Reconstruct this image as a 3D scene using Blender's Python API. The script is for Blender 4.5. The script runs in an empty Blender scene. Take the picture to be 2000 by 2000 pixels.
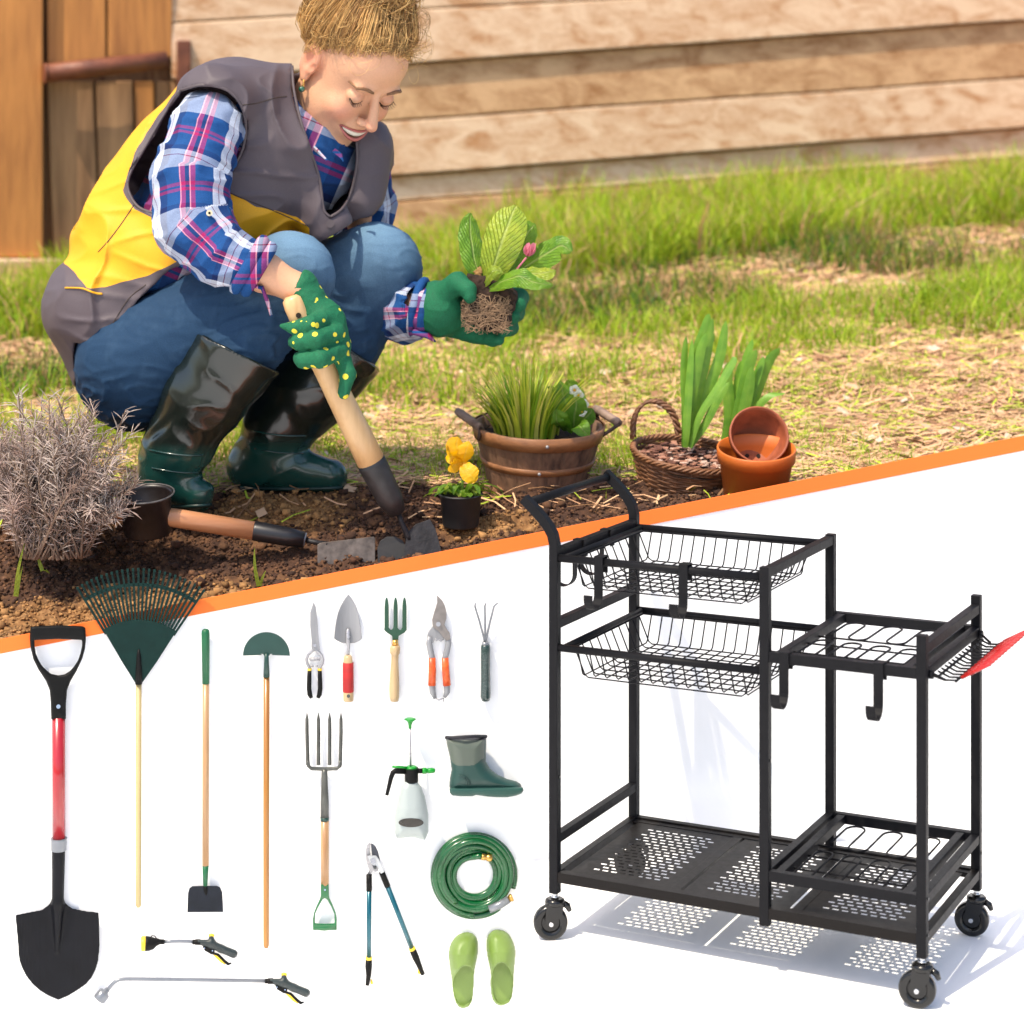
SUN_E=2.9; SKY_S=0.15; EXPO=0.78
import bpy, bmesh, math, random
import numpy as np
from mathutils import Vector, Matrix, noise
R=math.radians
random.seed(7); rng=np.random.default_rng(7)
F=4000.0; YH=340.0; CZ=1.62
FZ=-.2
scene=bpy.context.scene; COL=scene.collection
def P(px,py,D):
    return Vector(((px-1000)/F*D, D, CZ-(py-YH)/F*D))
def Pn(u,v,D):
    return np.stack([(u-1000)/F*D, D, CZ-(v-YH)/F*D],-1)
# display board plane  D = BA + BB*x
BA,BB=4.02,0.2
BN=Vector((BB,-1,0)).normalized()
def B(px,py,t=0.0):
    k=(px-1000)/F
    q=t*math.sqrt(1+BB*BB)
    D=(BA-q)/(1-BB*k)
    return P(px,py,D)
def Bn(u,v,t):
    k=(u-1000)/F
    D=(BA-t*math.sqrt(1+BB*BB))/(1-BB*k)
    return Pn(u,v,D)
# ---------------------------------------------------------------- objects
def tag(o,label=None,cat=None,group=None,kind=None):
    if label: o['label']=label
    if cat: o['category']=cat
    if group: o['group']=group
    if kind: o['kind']=kind
    return o
def link(name,me,mat=None,parent=None,smooth=False):
    o=bpy.data.objects.new(name,me); COL.objects.link(o)
    if mat:
        for m in (mat if isinstance(mat,(list,tuple)) else [mat]): me.materials.append(m)
    if parent is not None: o.parent=parent
    if smooth: me.polygons.foreach_set('use_smooth',[True]*len(me.polygons))
    return o
def thing(name,label,cat,loc=(0,0,0),group=None):
    o=bpy.data.objects.new(name,None); COL.objects.link(o); o.location=loc
    o.empty_display_size=0.05
    return tag(o,label,cat,group)
def reloc(root):
    """child meshes are written in world coordinates: keep them there under a moved root"""
    inv=Matrix.Translation(-Vector(root.location))
    for c in root.children: c.matrix_parent_inverse=inv
class MB:
    """collects geometry as numpy-ish lists; build() links ONE mesh object"""
    def __init__(s): s.v=[]; s.f=[]; s.m=[]; s.sm=[]; s.lu={}
    def add(s,vs,fs,mi=0,smooth=False):
        b=len(s.v); s.v.extend([tuple(v) for v in vs]); s.f.extend([tuple(i+b for i in f) for f in fs])
        s.m.extend([mi]*len(fs)); s.sm.extend([smooth]*len(fs)); return s
    def box(s,c,d,rot=None,mi=0):
        c=Vector(c); h=Vector(d)/2
        vs=[]
        for x in (-1,1):
            for y in (-1,1):
                for z in (-1,1):
                    p=Vector((x*h.x,y*h.y,z*h.z))
                    if rot: p=rot@p
                    vs.append(c+p)
        s.add(vs,[(0,1,3,2),(4,6,7,5),(0,4,5,1),(2,3,7,6),(0,2,6,4),(1,5,7,3)],mi); return s
    def bar(s,a,b,w,h,up=Vector((0,0,1)),mi=0):
        a=Vector(a); b=Vector(b); d=(b-a).normalized(); sd=d.cross(up)
        if sd.length<1e-4: sd=d.cross(Vector((0,1,0)))
        sd.normalize(); u=sd.cross(d).normalized()
        vs=[]
        for p in (a,b):
            for i,j in ((-1,-1),(1,-1),(1,1),(-1,1)): vs.append(p+sd*(i*w/2)+u*(j*h/2))
        s.add(vs,[(3,2,1,0),(4,5,6,7),(0,1,5,4),(1,2,6,5),(2,3,7,6),(3,0,4,7)],mi); return s
    def tube(s,pts,rad,n=10,cap=True,mi=0,smooth=True,flat=1.0,nrm=None,closed=False):
        pts=[Vector(p) for p in pts]; N=len(pts)
        if not isinstance(rad,(list,tuple)): rad=[rad]*N
        b=len(s.v); up=None; vs=[]
        for i,p in enumerate(pts):
            if closed: t=(pts[(i+1)%N]-pts[i-1])
            else: t=(pts[min(i+1,N-1)]-pts[max(i-1,0)])
            if t.length<1e-9: t=Vector((0,0,1))
            t.normalize()
            if up is None:
                up=Vector(nrm) if nrm is not None else (Vector((0,0,1)) if abs(t.z)<.9 else Vector((1,0,0)))
            elif nrm is not None: up=Vector(nrm)
            sd=t.cross(up)
            if sd.length<1e-6: sd=t.orthogonal()
            sd.normalize(); up=sd.cross(t).normalized()
            for k in range(n):
                a=2*math.pi*k/n
                vs.append(p+(sd*math.cos(a)+up*math.sin(a)*flat)*rad[i])
        fs=[]
        for i in range(N if closed else N-1):
            j=(i+1)%N
            for k in range(n):
                fs.append((i*n+k,i*n+(k+1)%n,j*n+(k+1)%n,j*n+k))
        s.add(vs,fs,mi,smooth)
        if cap and not closed:
            s.f.append(tuple(b+k for k in reversed(range(n)))); s.m.append(mi); s.sm.append(False)
            s.f.append(tuple(b+(N-1)*n+k for k in range(n))); s.m.append(mi); s.sm.append(False)
        return s
    def sphere(s,c,r,nu=12,nv=8,mi=0,M=None):
        c=Vector(c); vs=[]; fs=[]
        if not isinstance(r,(tuple,list,Vector)): r=(r,r,r)
        for i in range(nv+1):
            th=math.pi*i/nv
            for k in range(nu):
                a=2*math.pi*k/nu
                p=Vector((r[0]*math.sin(th)*math.cos(a),r[1]*math.sin(th)*math.sin(a),r[2]*math.cos(th)))
                if M: p=M@p
                vs.append(c+p)
        for i in range(nv):
            for k in range(nu): fs.append((i*nu+k,(i+1)*nu+k,(i+1)*nu+(k+1)%nu,i*nu+(k+1)%nu))
        return s.add(vs,fs,mi,True)
    def build(s,name,mat,parent=None,bevel=0,seg=2):
        me=bpy.data.meshes.new(name); me.from_pydata(s.v,[],s.f)
        me.polygons.foreach_set('material_index',s.m); me.polygons.foreach_set('use_smooth',s.sm)
        me.update(); o=link(name,me,mat,parent)
        if s.lu:
            a=me.attributes.new('lu','FLOAT_VECTOR','POINT'); A=np.zeros((len(s.v),3))
            for k,q in s.lu.items(): A[k]=q
            a.data.foreach_set('vector',A.ravel())
        if bevel:
            md=o.modifiers.new('bevel','BEVEL'); md.width=bevel; md.segments=seg; md.limit_method='ANGLE'; md.angle_limit=R(40)
        return o
def spline(ctrl,n=8):
    """catmull-rom through tuples of any length"""
    c=[np.array(p,float) for p in ctrl]; c=[2*c[0]-c[1]]+c+[2*c[-1]-c[-2]]; out=[]
    for i in range(1,len(c)-2):
        for k in range(n):
            t=k/n; a,b,d,e=c[i-1],c[i],c[i+1],c[i+2]
            out.append(.5*((2*b)+(-a+d)*t+(2*a-5*b+4*d-e)*t*t+(-a+3*b-3*d+e)*t**3))
    out.append(c[-2]); return out
# ---------------------------------------------------------------- SDF tools
def caps(X,Y,Z,a,b,r1,r2=None):
    if r2 is None: r2=r1
    a=np.array(a,float); b=np.array(b,float); d=b-a; L=(d@d)+1e-9
    t=np.clip(((X-a[0])*d[0]+(Y-a[1])*d[1]+(Z-a[2])*d[2])/L,0,1)
    return np.sqrt((X-a[0]-t*d[0])**2+(Y-a[1]-t*d[1])**2+(Z-a[2]-t*d[2])**2)-(r1+(r2-r1)*t)
def ell(X,Y,Z,c,r,M=None):
    x,y,z=X-c[0],Y-c[1],Z-c[2]
    if M is not None:
        M=np.array(M,float); x,y,z=(M[0][0]*x+M[0][1]*y+M[0][2]*z, M[1][0]*x+M[1][1]*y+M[1][2]*z, M[2][0]*x+M[2][1]*y+M[2][2]*z)
    k0=np.sqrt((x/r[0])**2+(y/r[1])**2+(z/r[2])**2); k1=np.sqrt((x/r[0]**2)**2+(y/r[1]**2)**2+(z/r[2]**2)**2)+1e-9
    return k0*(k0-1)/k1
def smin(a,b,k):
    h=np.clip(.5+.5*(b-a)/k,0,1); return b*(1-h)+a*h-k*h*(1-h)
def smax(a,b,k): return -smin(-a,-b,k)
def poly(X,Y,pts):
    """signed distance to polygon (neg inside)"""
    pts=np.array(pts,float); n=len(pts); d=np.full(X.shape,1e9); ins=np.zeros(X.shape,bool)
    for i in range(n):
        a=pts[i]; b=pts[(i+1)%n]; e=b-a; wx=X-a[0]; wy=Y-a[1]
        t=np.clip((wx*e[0]+wy*e[1])/(e@e+1e-9),0,1)
        d=np.minimum(d,(wx-t*e[0])**2+(wy-t*e[1])**2)
        if e[1]!=0:
            c=((a[1]<=Y)!=(b[1]<=Y))&(X<a[0]+e[0]*(Y-a[1])/e[1])
            ins^=c
    d=np.sqrt(d); return np.where(ins,-d,d)
def surfnet(fn,lo,hi,step):
    lo=np.array(lo,float); hi=np.array(hi,float); step=np.array([step]*3 if np.isscalar(step) else step,float)
    n=np.ceil((hi-lo)/step).astype(int)+1
    ax=[lo[i]+step[i]*np.arange(n[i]) for i in range(3)]
    X,Y,Z=np.meshgrid(*ax,indexing='ij'); D=fn(X,Y,Z); S=D<0
    corners=[(i,j,k) for i in (0,1) for j in (0,1) for k in (0,1)]
    m=tuple(n-1)
    def sl(A,c): return A[c[0]:c[0]+m[0],c[1]:c[1]+m[1],c[2]:c[2]+m[2]]
    cnt=sum(sl(S,c).astype(np.int8) for c in corners)
    act=(cnt>0)&(cnt<8); idx=-np.ones(m,int); ids=np.argwhere(act); idx[act]=np.arange(len(ids))
    if not len(ids): return np.zeros((0,3)),[]
    acc=np.zeros((len(ids),3)); w=np.zeros(len(ids))
    for a in range(8):
        for b in range(a+1,8):
            ca,cb=np.array(corners[a]),np.array(corners[b])
            if abs(ca-cb).sum()!=1: continue
            da=D[tuple((ids+ca).T)]; db=D[tuple((ids+cb).T)]; cr=(da<0)!=(db<0)
            t=np.where(cr,da/(da-db+1e-20),0)
            acc+=np.where(cr[:,None],ca+t[:,None]*(cb-ca),0); w+=cr
    V=lo+(ids+acc/w[:,None])*step
    fs=[]
    for axi in range(3):
        u,v=(axi+1)%3,(axi+2)%3
        s0=[slice(0,m[i]) for i in range(3)]
        s1=list(s0); s1[axi]=slice(1,m[axi]+1)
        e0=S[tuple(s0)]; e1=S[tuple(s1)]; cr=e0!=e1
        cr=cr.copy()
        sl0=[slice(None)]*3; sl0[u]=0; cr[tuple(sl0)]=False
        sl0=[slice(None)]*3; sl0[v]=0; cr[tuple(sl0)]=False
        e=np.argwhere(cr)
        if not len(e): continue
        du=np.zeros(3,int); du[u]=1; dv=np.zeros(3,int); dv[v]=1
        q=np.stack([idx[tuple(e.T)],idx[tuple((e-du).T)],idx[tuple((e-du-dv).T)],idx[tuple((e-dv).T)]],1)
        flip=~e0[tuple(e.T)]
        q[flip]=q[flip][:,::-1]
        q=q[(q>=0).all(1)]
        fs.append(q)
    Q=np.concatenate(fs); return V,Q
def np_mesh(name,V,Q,mat,parent=None,smooth=True,attrs=None,flip=False):
    V=np.asarray(V,float); Q=np.asarray(Q)
    if flip: Q=Q[:,::-1]
    me=bpy.data.meshes.new(name); nv,nf,k=len(V),len(Q),Q.shape[1]
    me.vertices.add(nv); me.vertices.foreach_set('co',V.ravel())
    me.loops.add(nf*k); me.loops.foreach_set('vertex_index',Q.ravel().astype(np.int32))
    me.polygons.add(nf); me.polygons.foreach_set('loop_start',np.arange(0,nf*k,k,dtype=np.int32))
    try: me.polygons.foreach_set('loop_total',np.full(nf,k,dtype=np.int32))
    except Exception: pass
    me.update(calc_edges=True); me.validate()
    if attrs:
        for an,(ty,arr) in attrs.items():
            a=me.attributes.new(an,ty,'POINT')
            if ty=='FLOAT': a.data.foreach_set('value',np.asarray(arr,float))
            elif ty=='FLOAT_VECTOR': a.data.foreach_set('vector',np.asarray(arr,float).ravel())
            elif ty=='FLOAT_COLOR':
                arr=np.asarray(arr,float)
                if arr.shape[1]==3: arr=np.concatenate([arr,np.ones((len(arr),1))],1)
                a.data.foreach_set('color',arr.ravel())
    return link(name,me,mat,parent,smooth)
def relax(V,Q,n=1,lam=.5):
    """laplacian smoothing over the quad edges"""
    E=np.concatenate([Q[:,[0,1]],Q[:,[1,2]],Q[:,[2,3]],Q[:,[3,0]]]); E=np.concatenate([E,E[:,::-1]])
    c=np.bincount(E[:,0],minlength=len(V))[:,None]+1e-9
    for _ in range(n):
        A=np.stack([np.bincount(E[:,0],weights=V[E[:,1],i],minlength=len(V)) for i in range(3)],1)/c
        V=V+lam*(A-V)
    return V
def sdf_obj(name,fn,lo,hi,step,mapfn,mat,parent=None,attrs=None,sm=1,disp=None,flip=False):
    V,Q=surfnet(fn,lo,hi,step)
    if sm: V=relax(V,Q,sm)
    if disp is not None: V=disp(V,fn)
    at=attrs(V) if attrs else None
    return np_mesh(name,mapfn(V[:,0],V[:,1],V[:,2]),Q,mat,parent,True,at,flip)
from mathutils.bvhtree import BVHTree
def onmesh(o,pts,out=.0006):
    """drop pixel points onto the built surface of o, as seen from the front"""
    me=o.data; bv=BVHTree.FromPolygons([v.co for v in me.vertices],[p.vertices for p in me.polygons]); q=[]; c=Vector((0,0,CZ))
    for p in pts:
        d=(P(p[0],p[1],4.0)-c).normalized(); h=bv.ray_cast(c,d)
        if h[0] is not None: q.append(h[0]-d*out)
    return q
def grad(fn,V,e=.5):
    g=np.stack([fn(V[:,0]+e,V[:,1],V[:,2])-fn(V[:,0]-e,V[:,1],V[:,2]),fn(V[:,0],V[:,1]+e,V[:,2])-fn(V[:,0],V[:,1]-e,V[:,2]),fn(V[:,0],V[:,1],V[:,2]+e)-fn(V[:,0],V[:,1],V[:,2]-e)],1)
    return g/(np.linalg.norm(g,axis=1)[:,None]+1e-9)
def nz(V,s,seed=0.0,aniso=(1,1,1)):
    return np.array([noise.noise(Vector((v[0]*s*aniso[0]+seed,v[1]*s*aniso[1],v[2]*s*aniso[2]))) for v in V])
# ---------------------------------------------------------------- materials
def newmat(name):
    m=bpy.data.materials.new(name); m.use_nodes=True; nt=m.node_tree
    return m,nt,nt.nodes['Principled BSDF']
def N(nt,ty,**kw):
    n=nt.nodes.new(ty)
    for k,v in kw.items():
        if k in n.inputs: n.inputs[k].default_value=v
        else: setattr(n,k,v)
    return n
def coords(nt,kind='Object',scale=(1,1,1),rot=(0,0,0)):
    t=N(nt,'ShaderNodeTexCoord'); mp=N(nt,'ShaderNodeMapping'); mp.inputs['Scale'].default_value=scale; mp.inputs['Rotation'].default_value=rot
    nt.links.new(t.outputs[kind],mp.inputs['Vector']); return mp.outputs['Vector']
def ramp(nt,fac,stops,interp='LINEAR'):
    r=N(nt,'ShaderNodeValToRGB'); r.color_ramp.interpolation=interp
    while len(r.color_ramp.elements)<len(stops): r.color_ramp.elements.new(.5)
    for e,(p,c) in zip(r.color_ramp.elements,stops): e.position=p; e.color=(*c,1)
    nt.links.new(fac,r.inputs['Fac']); return r.outputs['Color']
def mat(name,col,rough=.5,metal=0,var=.25,scale=20,bump=0,bscale=None,coat=0,sub=0,aniso=(1,1,1),spec=None,col2=None,det=4,trans=0):
    m,nt,b=newmat(name); L=nt.links
    v=coords(nt,'Object',aniso); nn=N(nt,'ShaderNodeTexNoise',Scale=scale,Detail=det); L.new(v,nn.inputs['Vector'])
    c=Vector(col); c2=Vector(col2) if col2 else c*(1-var); c1=c if col2 else c*(1+var*.5)
    L.new(ramp(nt,nn.outputs['Fac'],[(.3,tuple(c2)),(.7,tuple(c1))]),b.inputs['Base Color'])
    b.inputs['Roughness'].default_value=rough; b.inputs['Metallic'].default_value=metal
    if spec is not None: b.inputs['Specular IOR Level'].default_value=spec
    if coat: b.inputs['Coat Weight'].default_value=coat; b.inputs['Coat Roughness'].default_value=.08
    if sub: b.inputs['Subsurface Weight'].default_value=sub; b.inputs['Subsurface Radius'].default_value=(.02,.008,.004); b.inputs['Subsurface Scale'].default_value=1
    if rough<.9:
        rr=N(nt,'ShaderNodeMapRange'); rr.inputs['To Min'].default_value=max(.03,rough-.08); rr.inputs['To Max'].default_value=min(1,rough+.1)
        n2=N(nt,'ShaderNodeTexNoise',Scale=scale*2.3,Detail=3); L.new(v,n2.inputs['Vector']); L.new(n2.outputs['Fac'],rr.inputs['Value']); L.new(rr.outputs['Result'],b.inputs['Roughness'])
    if bump:
        n3=N(nt,'ShaderNodeTexNoise',Scale=bscale or scale*3,Detail=5); L.new(v,n3.inputs['Vector'])
        bp=N(nt,'ShaderNodeBump',Strength=1.0,Distance=bump); L.new(n3.outputs['Fac'],bp.inputs['Height']); L.new(bp.outputs['Normal'],b.inputs['Normal'])
    if trans:
        add_translucent(m,tuple(c1),trans)
    return m
def add_translucent(m,col,fac,colsock=None):
    nt=m.node_tree; b=nt.nodes['Principled BSDF']; out=[n for n in nt.nodes if n.type=='OUTPUT_MATERIAL'][0]
    t=N(nt,'ShaderNodeBsdfTranslucent'); 
    if colsock is not None: nt.links.new(colsock,t.inputs['Color'])
    else: t.inputs['Color'].default_value=(*col,1)
    mx=N(nt,'ShaderNodeMixShader'); mx.inputs['Fac'].default_value=fac
    nt.links.new(b.outputs['BSDF'],mx.inputs[1]); nt.links.new(t.outputs['BSDF'],mx.inputs[2]); nt.links.new(mx.outputs['Shader'],out.inputs['Surface'])
def wood(name,light,dark,axis='Z',scale=6,rough=.5,coat=0,knots=True,stretch=.06,bump=.0006):
    m,nt,b=newmat(name); L=nt.links
    s=[1,1,1]; s['XYZ'.index(axis)]=stretch
    v=coords(nt,'Object',tuple(s))
    n1=N(nt,'ShaderNodeTexNoise',Scale=scale,Detail=6,Distortion=1.2); L.new(v,n1.inputs['Vector'])
    n2=N(nt,'ShaderNodeTexNoise',Scale=scale*9,Detail=4); L.new(v,n2.inputs['Vector'])
    mx=N(nt,'ShaderNodeMath',operation='MULTIPLY_ADD'); L.new(n2.outputs['Fac'],mx.inputs[0]); mx.inputs[1].default_value=.35; L.new(n1.outputs['Fac'],mx.inputs[2])
    mid=tuple((Vector(light)+Vector(dark))/2)
    L.new(ramp(nt,mx.outputs[0],[(.45,dark),(.6,mid),(.8,light)]),b.inputs['Base Color'])
    b.inputs['Roughness'].default_value=rough
    if coat: b.inputs['Coat Weight'].default_value=coat; b.inputs['Coat Roughness'].default_value=.15
    bp=N(nt,'ShaderNodeBump',Strength=.7,Distance=bump); L.new(n2.outputs['Fac'],bp.inputs['Height']); L.new(bp.outputs['Normal'],b.inputs['Normal'])
    return m
def attrmat(name,attr,rough=.6,bump=0,bscale=60,sub=0,trans=0,var=.2,spec=None,coat=0):
    m,nt,b=newmat(name); L=nt.links
    a=N(nt,'ShaderNodeAttribute'); a.attribute_name=attr
    nn=N(nt,'ShaderNodeTexNoise',Scale=bscale,Detail=4); L.new(coords(nt),nn.inputs['Vector'])
    mr=N(nt,'ShaderNodeMapRange'); mr.inputs['To Min'].default_value=1-var; mr.inputs['To Max'].default_value=1+var; L.new(nn.outputs['Fac'],mr.inputs['Value'])
    mx=N(nt,'ShaderNodeVectorMath',operation='SCALE'); L.new(a.outputs['Color'],mx.inputs[0]); L.new(mr.outputs['Result'],mx.inputs['Scale'])
    L.new(mx.outputs['Vector'],b.inputs['Base Color']); b.inputs['Roughness'].default_value=rough
    if spec is not None: b.inputs['Specular IOR Level'].default_value=spec
    if coat: b.inputs['Coat Weight'].default_value=coat
    if sub: b.inputs['Subsurface Weight'].default_value=sub; b.inputs['Subsurface Radius'].default_value=(.02,.008,.004); b.inputs['Subsurface Scale'].default_value=1
    if bump:
        bp=N(nt,'ShaderNodeBump',Strength=1.0,Distance=bump); L.new(nn.outputs['Fac'],bp.inputs['Height']); L.new(bp.outputs['Normal'],b.inputs['Normal'])
    if trans: add_translucent(m,None,trans,mx.outputs['Vector'])
    return m
# ================================================================= camera, light
cam=bpy.data.cameras.new('camera'); co=bpy.data.objects.new('camera',cam); COL.objects.link(co)
co.location=(0,0,CZ); co.rotation_euler=(R(90),0,0)
cam.sensor_width=36; cam.lens=F/2000*36; cam.shift_x=0; cam.shift_y=-(1000-YH)/2000
cam.clip_end=500; cam.clip_start=.05
cam.dof.use_dof=True; cam.dof.focus_distance=3.9; cam.dof.aperture_fstop=4.0
scene.camera=co
SUN=Vector((-0.36,-0.42,0.92)).normalized()
sl=bpy.data.lights.new('sun','SUN'); sl.energy=SUN_E; sl.angle=R(.6); sl.color=(1,.885,.70)
so=bpy.data.objects.new('sun',sl); COL.objects.link(so); so.rotation_euler=SUN.to_track_quat('Z','Y').to_euler()
w=bpy.data.worlds.new('World'); scene.world=w; w.use_nodes=True; nt=w.node_tree
sky=nt.nodes.new('ShaderNodeTexSky'); sky.sky_type='NISHITA'; sky.sun_disc=False
sky.sun_elevation=math.asin(SUN.z); sky.sun_rotation=math.atan2(SUN.x,SUN.y); sky.air_density=1.0; sky.dust_density=2.5; sky.ozone_density=.6
bg=nt.nodes['Background']; nt.links.new(sky.outputs[0],bg.inputs[0]); bg.inputs[1].default_value=SKY_S
scene.view_settings.view_transform='Standard'; scene.view_settings.look='None'; scene.view_settings.exposure=EXPO; scene.view_settings.gamma=1
scene.render.resolution_x=1024; scene.render.resolution_y=1024
# ================================================================= stage: floor, display board
white=mat('matte_white_paint',(.93,.93,.93),.75,var=.01,scale=3,spec=.2)
orange=mat('orange_paint',(.86,.175,.028),.6,var=.02,scale=5,spec=.25)
fm=MB(); fm.add([(-9,-3,FZ),(9,-3,FZ),(9,6,FZ),(-9,6,FZ)],[(0,1,2,3)]); tag(fm.build('floor',white),kind='structure')
LEG=lambda x: 1248-.1985*x
bt=thing('display_board','tall white board with slanting orange top edge behind the hung tools','board',tuple(B(1000,1060,-.01)))
def slab(poly_px,t0,t1,name,m,parent,bevel=0):
    s=MB(); n=len(poly_px)
    fr=[B(x,y,t1) for x,y in poly_px]; bk=[B(x,y,t0) for x,y in poly_px]
    s.add(fr+bk,[tuple(range(n))]+[tuple(reversed(range(n,2*n)))]+[(i,i+n,(i+1)%n+n,(i+1)%n) for i in range(n)])
    return s.build(name,m,parent,bevel)
xl,xr=-900,2500
def bz(x): # pixel row of the board foot (z=0.002)
    D=B(x,1000).y; return YH+F*(CZ-FZ-.002)/D
slab([(xl,LEG(xl)+29),(xr,LEG(xr)+29),(xr,bz(xr)),(xl,bz(xl))][::-1],-.03,0,'panel',white,bt)
slab([(xl,LEG(xl)),(xr,LEG(xr)),(xr,LEG(xr)+29),(xl,LEG(xl)+29)][::-1],-.032,.003,'edge_trim',orange,bt,.001)
reloc(bt)
# ================================================================= terrain
def sst(a,b,x): 
    t=np.clip((x-a)/(b-a),0,1); return t*t*(3-2*t)
def hz(x,D):
    """metres below camera, before relief"""
    x=np.asarray(x,float); D=np.asarray(D,float)
    L=np.interp(D,[3.6,3.78,4.05,4.28,4.7,6,8,9.2,30],[.93,.87,.745,.69,.685,.62,.45,.36,-.4])
    Rr=np.interp(D,[3.6,4.2,4.6,6,8,10,30],[.75,.68,.655,.49,.22,-.01,-1.2])
    u=sst(-1.3,1.6,x*4.5/np.maximum(D,4.5)*1.0)
    H=L*(1-u)+Rr*u
    yb=BA+BB*x+.05; e=1248-.1985*(1000+x/yb*F)+26; He=(e-YH)*yb/F
    t=np.clip((D-yb)/np.maximum(4.36-yb,.04),0,1); Hn=He*(1-t)+H*t
    return np.where((He>H)&(D<4.4),Hn,H)
def relief(x,y):
    r=0.0
    p=Vector((x,y,0))
    near=max(0,min(1,(5.2-y)/.8))
    r+=.030*noise.noise(p*1.3)*min(1,max(0,(y-4.2)))
    r+=.016*noise.noise(p*5)*(1-.5*near)
    s=soilmask(x,y)
    if s>0.02:
        q=noise.noise(p*11); q2=noise.noise(p*27+Vector((5,1,2))); q3=abs(noise.noise(p*60)); q4=noise.noise(p*120)
        r+=s*(.018*q+.014*q2+.014*q3+.005*q4)
    return r
def soilmask(x,y):
    p=Vector((x,y,3)); e=noise.noise(p*4)*.12+noise.noise(p*13)*.05
    edge=4.47-.02*x+e
    if x>1.05: edge-= (x-1.05)*.9
    s=max(0,min(1,(edge-y)/.10)); return s
def gz(x,y):
    return CZ-float(hz(x,y))+relief(x,y)
xs=np.concatenate([np.linspace(-16,-2,20)[:-1],np.linspace(-2,-1.35,22)[:-1],np.linspace(-1.35,1.45,350),np.linspace(1.45,2.4,28)[1:],np.linspace(2.4,18,24)[1:]])
ys=np.concatenate([np.linspace(3.80,5.0,150),5+np.cumsum(np.linspace(.009,.075,110)),[10.2,11,12.5,15,20,32]])
ys=ys[(ys<9.4)|(ys>10.1)]
X,Y=np.meshgrid(xs,ys,indexing='ij')
# first row hugs the back of the board
Yb=BA+BB*X+.05
T=(Y-3.80)/1.0
Y=np.where(Y<4.8,Yb+(Y-3.80)*(4.8-Yb)/(1.0),Y)
Zs=CZ-hz(X,Y); flat=[relief(a,b) if -3<a<4 else 0 for a,b in zip(X.ravel(),Y.ravel())]
Zs=Zs+np.array(flat).reshape(X.shape)
sm=np.array([soilmask(a,b) for a,b in zip(X.ravel(),Y.ravel())])
V=np.stack([X,Y,Zs],-1).reshape(-1,3); nx,ny=X.shape
i,j=np.meshgrid(np.arange(nx-1),np.arange(ny-1),indexing='ij'); a=(i*ny+j).ravel()
Q=np.stack([a,a+ny,a+ny+1,a+1],1)
# skirt down to the floor behind the board
base=len(V); V=np.concatenate([V,np.stack([X[:,0],Y[:,0],np.full(nx,FZ)],-1)]); sm=np.concatenate([sm,np.ones(nx)])
k=np.arange(nx-1); Q=np.concatenate([Q,np.stack([base+k,base+k+1,(k+1)*ny,k*ny],1)])
gm,nt,b=newmat('garden_soil'); L=nt.links
v=coords(nt); n1=N(nt,'ShaderNodeTexNoise',Scale=3.2,Detail=6); n2=N(nt,'ShaderNodeTexNoise',Scale=55,Detail=8); n3=N(nt,'ShaderNodeTexNoise',Scale=14,Detail=8)
for q in (n1,n2,n3): L.new(v,q.inputs['Vector'])
at=N(nt,'ShaderNodeAttribute'); at.attribute_name='soil'
dark=ramp(nt,n2.outputs['Fac'],[(.3,(.022,.009,.005)),(.55,(.075,.032,.015)),(.75,(.17,.08,.036))])
tan=ramp(nt,n2.outputs['Fac'],[(.3,(.10,.045,.014)),(.5,(.24,.115,.038)),(.75,(.36,.2,.08))])
# loose dry tan crust at the lower left and in patches
sx=N(nt,'ShaderNodeAttribute'); sx.attribute_name='tan'
mt=N(nt,'ShaderNodeMix'); mt.data_type='RGBA'; 
ad=N(nt,'ShaderNodeMath',operation='MULTIPLY_ADD'); L.new(n3.outputs['Fac'],ad.inputs[0]); ad.inputs[1].default_value=1.6; ad.inputs[2].default_value=-.8
ad2=N(nt,'ShaderNodeMath',operation='ADD',use_clamp=True); L.new(ad.outputs[0],ad2.inputs[0]); L.new(sx.outputs['Fac'],ad2.inputs[1])
L.new(ad2.outputs[0],mt.inputs[0]); L.new(dark,mt.inputs[6]); L.new(tan,mt.inputs[7])
lawn=ramp(nt,n3.outputs['Fac'],[(.25,(.09,.05,.02)),(.45,(.28,.16,.07)),(.6,(.36,.24,.11)),(.75,(.12,.15,.025))])
mg=N(nt,'ShaderNodeMix'); mg.data_type='RGBA'; L.new(at.outputs['Fac'],mg.inputs[0]); L.new(lawn,mg.inputs[6]); L.new(mt.outputs[2],mg.inputs[7])
L.new(mg.outputs[2],b.inputs['Base Color']); b.inputs['Roughness'].default_value=.95
bp=N(nt,'ShaderNodeBump',Strength=1.0,Distance=.008); L.new(n2.outputs['Fac'],bp.inputs['Height']); L.new(bp.outputs['Normal'],b.inputs['Normal'])
def tanmask(x,y):
    u=1000+x/y*F
    t=.0
    if u<900: t=max(0,min(1,(900-u)/380))*max(0,min(1,(4.09+.05*noise.noise(Vector((x*6,y*6,1)))-y)/.10))
    d=math.hypot((x+.50)/.16,(y-4.30)/.07); t=max(t,min(1,max(0,1.5-d)))
    d=math.hypot((x+.03)/.10,(y-4.20)/.05); t=max(t,min(1,max(0,1.5-d)))
    return t
tn=np.array([tanmask(a,b) for a,b in V[:,:2]])
tag(np_mesh('ground',V,Q,gm,None,True,{'soil':('FLOAT',sm),'tan':('FLOAT',tn)}),kind='structure')
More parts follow.
